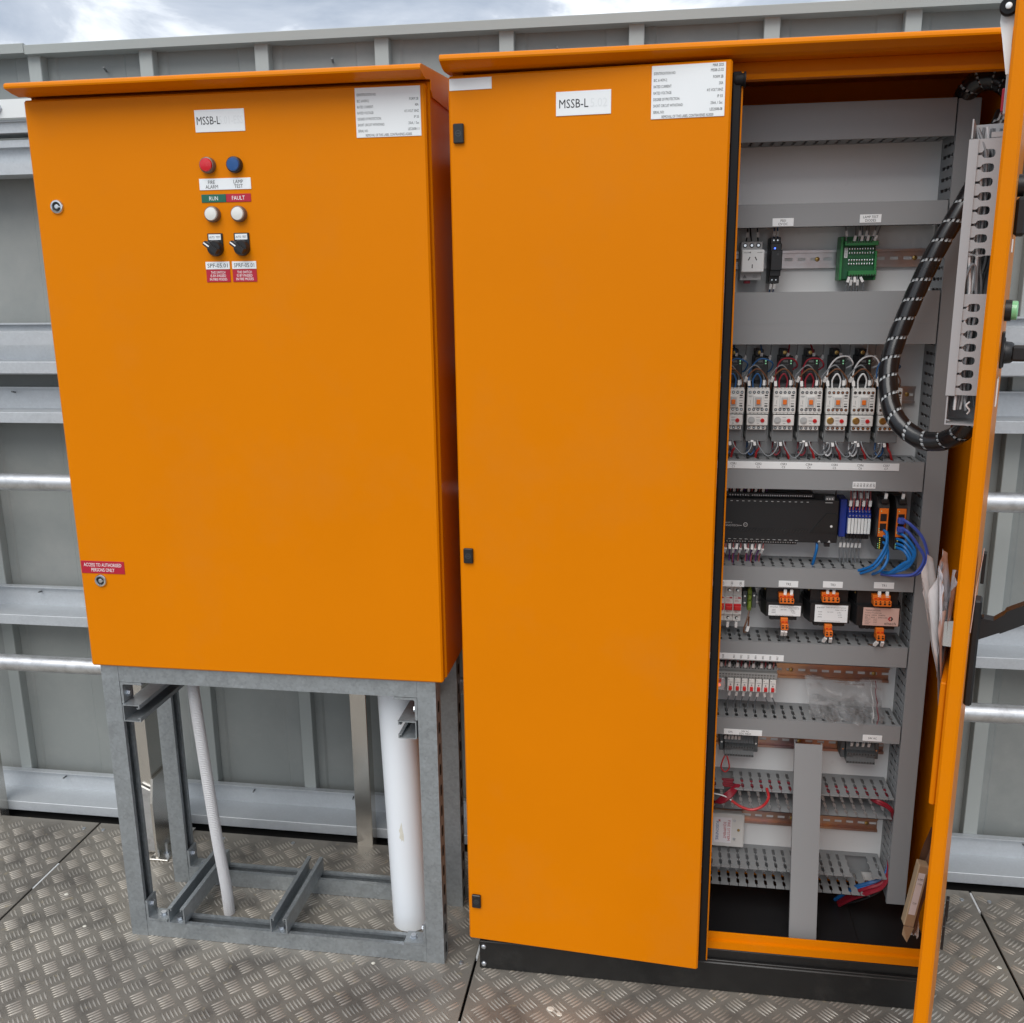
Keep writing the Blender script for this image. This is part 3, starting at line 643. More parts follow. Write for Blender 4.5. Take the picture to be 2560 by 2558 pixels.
dD = hduct(1.3985, 1.4310, 'narrow unlabelled grey cable duct butting under a wider one, above the contactors')
dE = hduct(1.1070, 1.1600, 'grey cable duct below the contactors with a long white CSR label strip')
dF = hduct(.8965, .9340, 'grey cable duct between the black controller and the transformers, labelled TR2 TR3 TR1')
dG = hduct(.7310, .7680, 'grey cable duct between the transformers and the red relays')
dH = hduct(.5570, .5910, 'grey cable duct under the clear plastic bag, labelled 24V AC')
dI = hduct(.3720, .4220, 'uncovered slotted duct with red cables, below the terminal blocks', cover=False, skip_top=(3,))
dJ = hduct(.1790, .2270, 'lowest uncovered slotted duct, below the cream fire system plate', cover=False, skip_top=(17, 18), x1b=1.728)
def vduct(x0, x1, z0, z1, label):
    t = thing('cable_duct', label, 'cable duct', ((x0+x1)/2, YB, z0), 'vertical cable ducts inside the tall cabinet')
    obj('base', MB().box(x0, x1, YB-.0022, YB-.0002, z0, z1), 'ductgrey', t)
    for xx, ld_ in ((x0, -1), (x1-.0017, 1)):
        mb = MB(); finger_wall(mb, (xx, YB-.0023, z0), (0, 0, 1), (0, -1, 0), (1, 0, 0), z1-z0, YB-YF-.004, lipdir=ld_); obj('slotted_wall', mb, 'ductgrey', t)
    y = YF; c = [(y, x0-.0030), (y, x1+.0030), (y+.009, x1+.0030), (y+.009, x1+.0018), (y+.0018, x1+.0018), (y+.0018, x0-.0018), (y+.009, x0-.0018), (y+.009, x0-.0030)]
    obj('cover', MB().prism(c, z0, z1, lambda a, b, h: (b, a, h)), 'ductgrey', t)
    return t
vduct(1.7685, 1.8015, .167, 1.836, 'tall vertical grey cable duct running down the right side of the open compartment')
vduct(1.300, 1.3425, .167, 1.836, 'tall vertical grey cable duct half hidden behind the edge of the ajar left door')
t = thing('duct_lid', 'loose pale grey duct lid leaning upright in front of the lowest slotted ducts', 'duct lid', (1.575, .06, .10))
LD = [(0, 0), (.0575, 0), (.0575, .010), (.0555, .010), (.0555, .0018), (.002, .0018), (.002, .010), (0, .010)]
obj('lid', MB().prism(LD, .104, .548, lambda a, b, h: (1.5455+a+(.548-h)*.006, .118-(.548-h)*.155+b, h)), 'ductgrey', t)

def strip(parent, x0, x1, z0, z1, lines, y=YF): return plate_label(parent, x0, x1, z0, z1, y-.0002, lines, th=.0009)
strip(dB, 1.446, 1.4855, 1.6185, 1.6335, [('PS01', .5, .70, .0046), ('12V DC', .5, .28, .0046)])
strip(dB, 1.6065, 1.6455, 1.6220, 1.6370, [('LAMP TEST', .5, .70, .0046), ('DIODES', .5, .28, .0046)])
strip(dE, 1.346, 1.715, 1.1455, 1.1605, sum([[('CSR%d' % (i+1), (1.392+.0497*i-1.346)/.369, .70, .0046), ('C%d' % (i+1), (1.392+.0497*i-1.346)/.369, .28, .0046)] for i in range(7)], []))
strip(dE, 1.6285, 1.673, 1.1085, 1.1220, [('SR%d' % (i+1), .08+.14*i, .5, .0040, 'c', R(90)) for i in range(7)])
strip(dF, 1.350, 1.425, .8925, .9065, [('CB%d' % (i+1), .42+.24*i, .5, .0040, 'c', R(90)) for i in range(3)])
for x, tx in ((1.495, 'TR2'), (1.584, 'TR3'), (1.685, 'TR1')): strip(dF, x, x+.0395, .8955+(x-1.495)*.02, .9090+(x-1.495)*.02, [(tx, .5, .5, .0050)])
strip(dG, 1.346, 1.514, .7300, .7435, [('FAR', .25, .5, .0040, 'c', R(90))]+[('RR%d' % (i+1), .385+.0895*i, .5, .0040, 'c', R(90)) for i in range(7)])
strip(dH, 1.3965, 1.4775, .5545, .5675, [('GFA', .17, .5, .0042), ('24V AC', .56, .72, .0042), ('DDC FIELD', .56, .27, .0042)])
strip(dH, 1.687, 1.7265, .5575, .5715, [('24V AC', .5, .5, .0046)])
# cables lying in the ducts
def bundle(name, mat, spec, label, cat='cable', group=None):
    """several parallel tubes as one laced bundle"""
    mb = MB()
    for pts, r in spec: mb.tube(spline(pts, 8), r, 8)
    return tag(obj(name, mb, mat, None, True), label, cat, group)
rnd = random.Random(3)
def run(x0, x1, y, z, n, rx, mat, label):
    sp = []
    for i in range(n):
        yy = y+rnd.uniform(-rx, rx); zz = z+rnd.uniform(-.006, .006)
        sp.append(([(x0+(x1-x0)*k/8, yy+rnd.uniform(-.004, .004), zz+rnd.uniform(-.003, .003)) for k in range(9)], .0022))
    bundle('cable_bundle', mat, sp, label, 'cables', 'cables inside the ducts')
run(1.35, 1.76, .168, 1.135, 5, .012, 'w_pink', 'pink cables lying in the duct below the contactors')
run(1.36, 1.75, .165, .906, 5, .016, 'w_blue', 'blue cables lying in the duct below the black controller')
run(1.38, 1.70, .172, .912, 4, .012, 'w_pink', 'pink cables lying in the duct below the black controller')
run(1.36, 1.74, .158, .740, 6, .014, 'w_red', 'dark red cables lying in the duct below the transformers')
run(1.37, 1.76, .178, .4105, 7, .016, 'w_red', 'dark red cables lying in the uncovered duct with the leaning lid')
def vrun(z0, z1, x, mat, label):
    sp = [([(x+rnd.uniform(-.004, .004), .165+rnd.uniform(-.012, .012), z0+(z1-z0)*k/8) for k in range(9)], .0022) for i in range(6)]
    bundle('cable_bundle', mat, sp, label, 'cables', 'cables inside the ducts')
vrun(1.12, 1.40, 1.782, 'w_pink', 'pink cables seen through the slots of the right vertical duct, beside the contactors')
vrun(.42, 1.08, 1.784, 'w_red', 'dark red cables in the lower half of the right vertical duct')

# ---------------------------------------------------------------- wires
def wire(pts, r, mat, label, group, sleeves=(), n=7, cat='wire', sl=.0105):
    P = spline(pts, n); o = tag(obj('wire', MB().tube(P, r, 6), mat, None, True), label, cat, group)
    for f_ in sleeves:
        i = min(len(P)-2, max(1, int(f_*(len(P)-1)))); d_ = (P[i+1]-P[i-1]).normalized(); c = P[i]
        a = Vector((0, -1, 0)).cross(d_); a = a.normalized() if a.length > 1e-4 else Vector((1, 0, 0)); b_ = d_.cross(a); w_ = r+.00115
        obj('marker_sleeve', MB().prism([(-w_, -w_), (w_, -w_), (w_, w_), (-w_, w_)], -sl/2, sl/2, lambda p, q, h: c+a*p+b_*q+d_*h), 'sleeve', o)
    return o
ORD = ['first', 'second', 'third', 'fourth', 'fifth', 'sixth', 'seventh', 'eighth']

# ---------------------------------------------------------------- contactors, overload relays, black relays
CX = [1.3660, 1.4155, 1.4672, 1.5181, 1.5700, 1.6195, 1.6705]
YC = .150; ZC = 1.3050
def make_contactor():
    t = thing('contactor', '', 'contactor', (CX[0], YC, ZC), 'motor contactors on one rail')
    A0 = (0, 0, 0)
    obj('housing', MB().box(.0005, .0435, .018, .072, -.052, .009, .001), 'darkgrey', t, at=A0)
    mb = MB().box(0, .044, 0, .0178, -.0475, 0, .0012).box(.0125, .0315, -.003, .0005, -.037, -.0125, .0008)
    for k in range(6): mb.box(.0004+k*.0073, .0065+k*.0073, .0002, .014, 0, .0022)
    for k in range(6): mb.box(.0004+k*.0073, .0065+k*.0073, .0002, .014, -.0497, -.0474)
    obj('front_cover', mb, 'ivory', t, at=A0)
    obj('window_frame', MB().box(.0155, .0285, -.0042, -.0029, -.0335, -.0158, .0004), 'lightgrey', t, at=A0)
    obj('position_indicator', MB().box(.0182, .0258, -.0062, -.0041, -.0300, -.0205, .0006), 'orange_plastic', t, at=A0)
    mb = MB(); ms = MB()
    for k in range(5):
        for z in (-.0062, -.0408):
            x = .0052+k*.0084; mb.ring([(.0030, 0), (.0030, .0006)], (x, 0, z), (0, -1, 0), 10); ms.ring([(.0021, .0006), (.0018, .0012)], (x, 0, z), (0, -1, 0), 8)
            ms.box(x-.0018, x+.0018, -.0015, -.0011, z-.0004, z+.0004)
    obj('terminal_well', mb, 'black', t, at=A0); obj('terminal_screw', ms, 'chrome', t, at=A0)
    mb = MB()
    for z, h in ((-.0125, .0013), (-.0172, .0007), (-.0290, .0007), (-.0338, .0013)): mb.box(.0345, .0405, -.0004, .0002, z-h, z+h)
    obj('vent_slot', mb, 'black', t, at=A0)
    mb = MB(); mb.box(.0022, .0105, -.0003, .0002, -.0142, -.0135).box(.0035, .0085, -.0003, .0002, -.0158, -.0151).box(.0022, .0075, -.0003, .0002, -.0335, -.0327).box(.0062, .0068, -.0003, .0002, -.0300, -.0220).box(.0335, .041, -.0003, .0002, -.0236, -.0230)
    obj('printed_marks', mb, 'midgrey', t, at=A0)
    return t
cont0 = make_contactor()
cont0['label'] = 'white contactor labelled C1, partly hidden by the left door edge'
CL = ['', 'white contactor labelled C2, the first fully visible one, with blue loop wire', 'white contactor labelled C3 with a dark red loop wire on top', 'white contactor labelled C4, second of the two with red loop wires',
      'white contactor labelled C5 with a white loop wire on top', 'white contactor labelled C6, just left of the black spiral wrapped loom', 'white contactor labelled C7, mostly covered by the black spiral wrapped loom']
for i in range(1, 7): dup(cont0, (CX[i], YC, ZC), CL[i])
def make_overload(dial):
    t = thing('overload_relay', '', 'overload relay', (CX[0], YC, ZC), 'overload relays under the contactors'); A0 = (0, 0, 0)
    obj('housing', MB().box(.001, .043, .0125, .07, -.1085, -.0502, .001), 'midgrey', t, at=A0)
    mb = MB().box(.001, .0425, -.001, .012, -.0735, -.0520, .001).box(.003, .040, .003, .0125, -.0828, -.0736, .0008).box(.0035, .036, .021, .0265, -.1070, -.0865, .001)
    for k in range(3): mb.box(.0005, .0012, .02, .05, -.1+k*.001, -.09)
    obj('front_cover', mb, 'ivory', t, at=A0)
    obj('setting_dial', MB().ring([(.0070, 0), (.0070, .0012), (.0060, .0016), (.0060, .0010), (.0042, .0010), (.0042, .0022), (.001, .0022)], (.0100, -.001, -.0625), (0, -1, 0), 20), dial, t, at=A0, smooth=True)
    obj('reset_button', MB().ring([(.0042, 0), (.0042, .0014)], (.0318, -.001, -.0632), (0, -1, 0), 8).box(.0308, .0328, -.0032, -.0008, -.0672, -.0592).box(.0278, .0358, -.0032, -.0008, -.0642, -.0622), 'red_plastic', t, at=A0)
    mb = MB(); ms = MB()
    for k in range(4): x = .0068+k*.0092; mb.ring([(.0031, 0), (.0031, .0006)], (x, .003, -.0782), (0, -1, 0), 10); ms.ring([(.0021, .0006), (.0018, .0012)], (x, .003, -.0782), (0, -1, 0), 8)
    for k in range(3): x = .0088+k*.0110; mb.ring([(.0036, 0), (.0036, .0006)], (x, .021, -.0935), (0, -1, 0), 10); ms.ring([(.0025, .0006), (.002, .0012)], (x, .021, -.0935), (0, -1, 0), 8)
    obj('terminal_well', mb, 'black', t, at=A0); obj('terminal_screw', ms, 'chrome', t, at=A0)
    obj('printed_marks', MB().box(.0195, .0265, -.0013, -.0008, -.0572, -.0566).box(.0195, .0275, -.0013, -.0008, -.0622, -.0617).box(.020, .027, -.0013, -.0008, -.0648, -.0643).box(.021, .0255, -.0013, -.0008, -.0692, -.0684), 'midgrey', t, at=A0)
    return t
ovg = make_overload('lightgrey'); ovb = make_overload('brass')
OL = ['overload relay with grey dial under contactor C1, cut off by the left door edge', 'overload relay with grey dial under contactor C2', 'overload relay with grey dial under contactor C3', 'overload relay with grey dial under contactor C4',
      'overload relay with bronze dial under contactor C5', 'overload relay with bronze dial under contactor C6', 'overload relay with bronze dial under contactor C7, behind the black loom']
ovg['label'] = OL[0]; ovb.location = (CX[4], YC, ZC); ovb['label'] = OL[4]
for i in (1, 2, 3): dup(ovg, (CX[i], YC, ZC), OL[i])
for i in (5, 6): dup(ovb, (CX[i], YC, ZC), OL[i])
RXX = [1.3785, 1.4290, 1.4785, 1.5285, 1.5795, 1.6295]
def make_relay():
    t = thing('relay', '', 'relay', (RXX[0], .172, 1.353), 'black relays above the contactors'); A0 = (0, 0, 0)
    obj('body', MB().box(0, .0262, 0, .055, -.033, .0155, .001).box(.003, .0185, .012, .057, .0155, .029, .0008).box(.002, .024, .006, .05, -.042, -.033, .0008), 'black', t, at=A0)
    obj('screw', MB().ring([(.0042, 0), (.0042, .0015), (.002, .002)], (.0105, .012, .0225), (0, -1, 0), 10), 'brass', t, at=A0)
    mb = MB()
    for k in range(3): x = .0052+k*.0030; mb.prism([(x, .0062), (x+.0042, .0092), (x+.0042, .0032)], .0001, .0005, lambda a, b, h: (a, -h, b))
    mb.box(.004, .0175, -.0004, 0, -.0005, .0001).box(.004, .016, -.0004, 0, -.0035, -.003)
    for k in range(5): mb.box(.005, .0145, -.0004, 0, -.0085-k*.0032, -.0078-k*.0032)
    obj('printed_marks', mb, 'midgrey', t, at=A0)
    obj('indicator_light', MB().box(.0205, .0232, -.0008, 0, .0055, .0085).box(.0205, .0232, -.0008, 0, .0005, .003), 'led_green', t, at=A0)
    return t
rel0 = make_relay(); rel0['label'] = 'black relay above contactor C1, nearest the left door edge'
for i, c in enumerate(['C2, among blue wires', 'C3, behind a dark red wire', 'C4, with red wires across its face', 'C5, behind white wires', 'C6, nearest the black spiral loom']): dup(rel0, (RXX[i+1], .172, 1.353), 'black relay above contactor '+c)
# wiring of the contactors
for i in range(7):
    x = CX[i]; C = 'C%d' % (i+1); col, cn = (('w_blue', 'blue'), ('w_blue', 'blue'), ('w_red', 'dark red'), ('w_red', 'dark red'), ('w_white', 'white'), ('w_white', 'white'), ('w_blue', 'blue'))[i]
    y = YC+.010
    wire([(x+.0115, y, ZC+.001), (x+.0105, y-.002, ZC+.018), (x+.0185, y-.004, ZC+.0305), (x+.0262, y-.002, ZC+.018), (x+.0250, y, ZC+.001)], .0016, col, '%s jumper wire looped over the top terminals of contactor %s' % (cn, C), 'jumper loops on the contactors')
    wire([(x-.0045, y+.012, ZC-.002), (x-.002, y-.001, ZC+.022), (x+.018, y-.006, ZC+.0405), (x+.038, y-.001, ZC+.021), (x+.0400, y+.006, ZC+.001)], .0015, 'w_brown', 'brown wire arching over the top of contactor %s' % C, 'brown arch wires', (.22,))
    wire([(x-.0105, y+.012, ZC-.002), (x-.009, y+.002, ZC+.024), (x+.013, y-.003, ZC+.0475), (x+.031, y+.002, ZC+.026), (x+.0330, y+.004, ZC+.001)], .0014, 'w_grey', 'grey wire arching over the top of contactor %s' % C, 'grey arch wires', (.17, .90))
    if i in (0, 1): cc, cm, pts = 'blue', 'w_blue', [(x+.004, y, ZC+.001), (x+.003, y, ZC+.035), (x+.022, y-.006, ZC+.060), (x+.047, y-.002, ZC+.052), (x+.043, y+.015, ZC+.034), (x+.028, y+.03, ZC+.03)]
    elif i in (2, 3): cc, cm, pts = 'dark red', 'w_red', [(x+.004, y, ZC+.001), (x+.003, y, ZC+.033), (x+.012, y-.006, ZC+.058), (x+.034, y-.006, ZC+.060), (x+.044, y, ZC+.046), (x+.034, y+.02, ZC+.034)]
    elif i in (4, 5): cc, cm, pts = 'white', 'w_white', [(x+.003, y, ZC+.001), (x+.001, y, ZC+.035), (x+.014, y-.006, ZC+.060), (x+.036, y-.004, ZC+.065), (x+.048, y, ZC+.050), (x+.040, y+.02, ZC+.040)]
    else: cc, cm, pts = 'blue', 'w_blue', [(x+.0, y, ZC+.001), (x-.006, y, ZC+.035), (x+.004, y-.004, ZC+.056), (x+.034, y, ZC+.048), (x+.04, y+.02, ZC+.040), (x+.022, y+.03, ZC+.034)]
    wire(pts, .0016, cm, 'long %s control wire curving up from contactor %s past its relay' % (cc, C), 'control wires above the contactors', (.07,))
    if i < 6:
        wire([(x+.020, y+.03, ZC+.050), (x+.027, y+.02, ZC+.065), (x+.025+.006*(i % 3-1), y+.03, ZC+.092)], .0015, cm if i != 4 else 'w_grey', '%s wire rising from the relay above %s into the duct' % (cn if i != 4 else 'grey', C), 'wires rising into the upper duct', (.55,))
        wire([(x+.030, y+.03, ZC+.046), (x+.044, y+.03, ZC+.056), (x+.048, y+.035, ZC+.092)], .0012, 'w_grey', 'thin grey wire rising beside the relay above %s' % C, 'wires rising into the upper duct', (.6,))
    # below: loops to the next overload, wires down into the duct
    yb = YC+.012
    if i < 6:
        x2 = CX[i+1]; s_ = .006*(i % 3)
        wire([(x+.0255, yb+.012, 1.212), (x+.0275, yb-.004, 1.190), (x+.046, yb-.010, 1.172-s_*.6), (x2+.012, yb-.006, 1.184), (x2+.0155, yb+.012, 1.212)], .0014, 'w_grey', 'grey wire looping between the overload relays of %s and C%d' % (C, i+2), 'grey loops under the overload relays', (.06,) if i % 2 else (.92,))
    for q, (dx, ex, sv) in enumerate(((.0085, -.004, .2), (.0195, .006, .3))):
        wire([(x+dx, yb+.014, 1.208), (x+dx+.001, yb+.004, 1.190), (x+dx+ex, yb+.020, 1.172), (x+dx+ex, yb+.026, 1.150)], .0014, 'w_grey', '%s grey wire dropping from the overload relay of %s into the duct' % (('first', 'second')[q], C), 'grey wires dropping into the duct', (sv,))
    wire([(x+.030, yb+.024, 1.196), (x+.031, yb+.014, 1.182), (x+.026 if i < 2 else x+.036, yb+.014, 1.172), (x+.024 if i < 2 else x+.043, yb+.020, 1.150)], .0024, 'w_brightred', 'thick red wire dropping from under overload relay %s into the duct' % C, 'thick red wires under the overload relays')
    wire([(x+.0075, yb+.026, 1.196), (x+.007, yb+.02, 1.176), (x+.014, yb+.016, 1.166), (x+.022, yb+.02, 1.176), (x+.0215, yb+.026, 1.196)], .0019, col, '%s jumper wire hanging in a loop under overload relay %s' % (cn, C), 'jumper loops under the overload relays')

# ---------------------------------------------------------------- top rail: socket outlet, power supply, diode board
t = thing('socket_outlet', 'white rail mounted three pin socket outlet at the left of the top rail', 'socket outlet', (1.414, .17, 1.55))
obj('body', MB().box(1.3925, 1.4335, .170, .222, 1.5185, 1.5930, .0012), 'lightgrey', t)
obj('face_plate', MB().box(1.3935, 1.4365, .1560, .1698, 1.5340, 1.5770, .0015), 'whitepaint', t)
mb = MB()
for x in (1.4000, 1.4128, 1.4255): mb.ring([(.0046, 0), (.0046, .0006)], (x, .170, 1.5855), (0, -1, 0), 14)
obj('terminal_well', mb, 'black', t)
mb = MB()
for x in (1.4000, 1.4128, 1.4255): mb.ring([(.0028, .0006), (.0026, .0016)], (x, .170, 1.5855), (0, -1, 0), 10)
obj('terminal_screw', mb, 'chrome', t)
mb = MB()
for cx, cz, an in ((1.4075, 1.5600, -28), (1.4205, 1.5600, 28), (1.4140, 1.5455, 0)):
    c_, s_ = math.cos(R(an)), math.sin(R(an)); mb.prism([(-.0009, -.0036), (.0009, -.0036), (.0009, .0036), (-.0009, .0036)], .1556, .1561, lambda a, b, h: (cx+c_*a-s_*-b*-1, h, cz+s_*a+c_*b))
obj('pin_slot', mb, 'black', t)
mb = MB(); write(mb, 'eltech', 1.3965, 1.5718, .0026, front(.1557), .011, 'l'); mb.ring([(.0014, 0), (.0014, .0003)], (1.409, .156, 1.5718), (0, -1, 0), 8); mb.box(1.4225, 1.4325, .1556, .1560, 1.5713, 1.5720)
obj('lettering', mb, 'midgrey', t)
obj('emblem', MB().prism([(1.397, 1.5225), (1.406, 1.5225), (1.4015, 1.5300)], .1696, .1700, lambda a, b, h: (a, h, b)), 'midgrey', t); mb = MB()
for k in range(3): mb.box(1.417, 1.426, .1697, .1700, 1.5235+k*.0024, 1.5242+k*.0024)
obj('printed_marks', mb, 'midgrey', t)
obj('release_clip', MB().box(1.4025, 1.4135, .180, .21, 1.5125, 1.5184, .0008), 'red_label', t)
t = thing('power_supply', 'slim black power supply with a blue light beside the socket outlet', 'power supply', (1.458, .17, 1.556))
obj('body', MB().box(1.4480, 1.4682, .170, .222, 1.5120, 1.6000, .001).box(1.4480, 1.4690, .158, .1698, 1.5260, 1.5885, .001).box(1.4486, 1.4700, .150, .1578, 1.5370, 1.5755, .001), 'black', t)
obj('indicator_light', MB().ring([(.0016, 0), (.0012, .0008)], (1.4562, .158, 1.5790), (0, -1, 0), 10), 'led_blue', t)
obj('adjuster', MB().ring([(.0022, 0), (.0022, .0006)], (1.4615, .150, 1.5675), (0, -1, 0), 12), 'darkgrey', t)
mb = MB()
for x in (1.4545, 1.4620):
    for z in (1.5945, 1.5190): mb.ring([(.0017, 0), (.0014, .0007)], (x, .170, z), (0, -1, 0), 10)
obj('terminal_screw', mb, 'chrome', t)
t = thing('diode_board', 'green circuit board of diodes in a green rail carrier on the top rail', 'circuit board', (1.618, .18, 1.558))
obj('carrier', MB().box(1.5835, 1.6525, .196, .222, 1.5160, 1.6000, .001).box(1.5835, 1.5885, .180, .196, 1.5165, 1.5995, .0008).box(1.6490, 1.6530, .180, .196, 1.5165, 1.572, .0008), 'green_term', t)
obj('board', MB().box(1.5887, 1.6488, .1885, .1900, 1.5195, 1.5900), 'pcb', t)
for z0, z1, xa, nm in ((1.5820, 1.5905, 1.590, 'terminal_block'), (1.5245, 1.5345, 1.600, 'terminal_block')):
    b = obj(nm, MB().box(xa, 1.6530, .174, .1883, z0, z1, .0008), 'green_term', t); mb = MB()
    for k in range(10): mb.box(xa+.0035+k*.0049, xa+.0065+k*.0049, .1737, .1742, (z0 if z0 < 1.55 else z1-.0035)+.0004, (z0+.0028 if z0 < 1.55 else z1-.0008))
    obj('terminal_well', mb, 'black', b)
mb = MB()
for k in range(10):
    for z in (1.5765, 1.5685, 1.5545, 1.5475): mb.ring([(.0011, -.0018), (.0014, -.001), (.0014, .001), (.0011, .0018)], (1.6020+k*.0049, .1868, z), (0, 0, 1), 8)
obj('diode', mb, 'silverglint', t)
mb = MB(); write(mb, 'UR-TLM-20', 1.598, 1.5615, .0036, front(.1882), .042, 'l'); obj('lettering', mb, 'green_term', t)
p = obj('sticker', MB().box(1.5925, 1.5985, .1878, .1884, 1.5595, 1.5785), 'label', t); mb = MB(); write(mb, '2408123', 1.5955, 1.569, .0030, front(.1876), .0165, 'c', R(90)); obj('lettering', mb, 'ink', p)
mb = MB()
for k, (x, dx, z1) in enumerate(((1.5925, -.001, 1.62), (1.6075, .003, 1.62), (1.6150, .004, 1.62), (1.6210, .002, 1.62), (1.6265, .005, 1.62), (1.6320, .003, 1.62), (1.6390, .010, 1.62), (1.6440, .013, 1.62))):
    wire([(x, .178, 1.589), (x+dx*.4, .176, 1.602), (x+dx, .186, z1)], .0012, 'w_grey', '%s of the grey wires from the duct into the top of the green diode board' % ORD[k], 'wires into the diode board', (.30 if k % 2 else .62,))
for k, (x, dx) in enumerate(((1.6025, -.006), (1.6075, -.003), (1.6125, .001), (1.6175, .002), (1.6225, .012))):
    wire([(x, .176, 1.5235), (x+dx*.5, .176, 1.512), (x+dx, .186, 1.492)], .0012, 'w_grey', '%s of the grey wires from the bottom of the green diode board' % ORD[k], 'wires out of the diode board', (.55 if k % 2 else .3,))
for k, (x, dx) in enumerate(((1.4010, .003), (1.4125, -.002), (1.4250, -.001))):
    wire([(x, .172, 1.590), (x+dx, .178, 1.605), (x+dx*1.5, .19, 1.622)], .0015, 'w_black', '%s black wire down into the white socket outlet' % ORD[k], 'wires into the socket outlet', (.5,) if k != 1 else ())
for k, (x, z) in enumerate(((1.4550, 1), (1.4615, 1), (1.4540, 0), (1.4610, 0))):
    wire([(x, .174, 1.597), (x+.0005, .178, 1.608), (x+.001, .19, 1.622)] if z else [(x, .174, 1.515), (x-.001, .176, 1.505), (x-.002, .19, 1.492)], .0013, 'w_blue', '%s blue wire at the %s of the slim black power supply' % (('first', 'second')[k % 2], 'top' if z else 'bottom'), 'wires of the power supply', (.45,))

# ---------------------------------------------------------------- controller row
YK = .160
t = thing('controller', 'wide black building controller with terminal rows along its top and bottom edges', 'controller', (1.48, .16, 1.03))
obj('body', MB().box(1.300, 1.6110, YK, .222, .9850, 1.0770, .0015).box(1.30, 1.5325, YK+.012, .222, .9770, .9849, .001).box(1.30, 1.562, YK+.012, .222, 1.0771, 1.0870, .001), 'black', t)
obj('side_panel', MB().prism([(1.5570, 1.0080), (1.5860, 1.0480), (1.6080, 1.0480), (1.6080, 1.0080)], YK-.0022, YK-.0001, lambda a, b, h: (a, h, b)), 'plinth', t)
obj('grip_ribs', (lambda mb: ([mb.prism([(1.372+k*.0062, 1.0065), (1.3745+k*.0062, 1.0065), (1.3785+k*.0062, 1.0135), (1.376+k*.0062, 1.0135)], YK-.0010, YK-.0001, lambda a, b, h: (a, h, b)) for k in range(29)], mb)[1])(MB()), 'plinth', t)
mb = MB()
for k in range(8): mb.ring([(.0018, 0), (.0014, .0008)], (1.3915+k*.0053, YK+.012, 1.0815), (0, -1, 0), 8)
for k in range(27): mb.ring([(.0018, 0), (.0014, .0008)], (1.4375+k*.00455, YK+.012, 1.0815), (0, -1, 0), 8)
for k in range(3): mb.ring([(.0018, 0), (.0014, .0008)], (1.5855+k*.0052, YK-.004, 1.0800), (0, -1, 0), 8)
for k in range(8): mb.ring([(.0018, 0), (.0014, .0008)], (1.3895+k*.0053, YK+.012, .9812), (0, -1, 0), 8)
for k in range(20): mb.ring([(.0018, 0), (.0014, .0008)], (1.4345+k*.0050, YK+.012, .9812), (0, -1, 0), 8)
obj('terminal_screw', mb, 'sleeve', t, smooth=True)
obj('terminal_block', MB().box(1.582, 1.6, YK-.004, YK+.02, 1.0765, 1.0850, .0006), 'midgrey', t)
obj('terminal_block', MB().box(1.366, 1.384, YK+.008, YK+.022, 1.0772, 1.0880, .0006), 'red_plastic', t)
obj('antenna', MB().prism([(1.6035, 1.077), (1.6085, 1.077), (1.6075, 1.0945)], YK+.02, YK+.026, lambda a, b, h: (a, h, b)), 'black', t)
mb = MB(); write(mb, 'INNOTECH', 1.3805, 1.0185, .0042, front(YK-.0003), .031, 'l'); mb.box(1.372, 1.380, YK-.0004, YK, 1.0180, 1.0190).box(1.4125, 1.417, YK-.0004, YK, 1.0180, 1.0190)
write(mb, 'MAXIM II', 1.3785, 1.0245, .0026, front(YK-.0003), .018, 'l'); mb.ring([(.0045, 0), (.0045, .0003), (.0034, .0003), (.0034, 0)], (1.4245, YK, 1.0205), (0, -1, 0), 18, False, False); write(mb, 'HVL', 1.4245, 1.0205, .0022, front(YK-.0003), .005)
obj('lettering', mb, 'lightgrey', t)
mb = MB()
for k in range(14): mb.box(1.392+k*.0118, 1.3965+k*.0118, YK-.0004, YK, 1.0708, 1.0722)
for k in range(13): mb.box(1.390+k*.0114, 1.396+k*.0114, YK-.0004, YK, .9888, .9898)
mb.box(1.583, 1.5975, YK-.0004, YK, 1.0705, 1.072).prism([(1.5725, .9865), (1.5785, .9865), (1.5755, .9915)], YK-.0006, YK, lambda a, b, h: (a, h, b)).prism([(1.5925, .9865), (1.5985, .9865), (1.5955, .9915)], YK-.0006, YK, lambda a, b, h: (a, h, b))
obj('printed_marks', mb, 'lightgrey', t)
obj('indicator_light', MB().ring([(.0026, 0), (.0024, .0006)], (1.5975, YK-.0022, 1.0215), (0, -1, 0), 12), 'sleeve', t)
obj('network_plug', MB().box(1.5875, 1.598, YK+.004, YK+.016, .976, .9849), 'black', t)
wire([(1.5725, YK+.01, .988), (1.5728, YK+.006, .972), (1.571, YK+.012, .952), (1.568, YK+.022, .925)], .0030, 'w_cyan', 'single blue network cable dropping from the black controller into the duct', 'network cables', cat='cable')
for k in range(13):
    x = 1.3775+k*.0074
    wire([(x, YK+.022, 1.0875), (x+.0005, YK+.018, 1.096), (x+.001, YK+.03, 1.112)], .0013, 'w_pink' if k % 3 else 'w_violet', '%s %s wire of the row running up from the controller, counting from the door edge' % ((ORD*2)[k-k//3-1 if k % 3 else k//3], 'pink' if k % 3 else 'violet'), 'pink and violet wires above the controller', (.42,) if k % 2 else ())
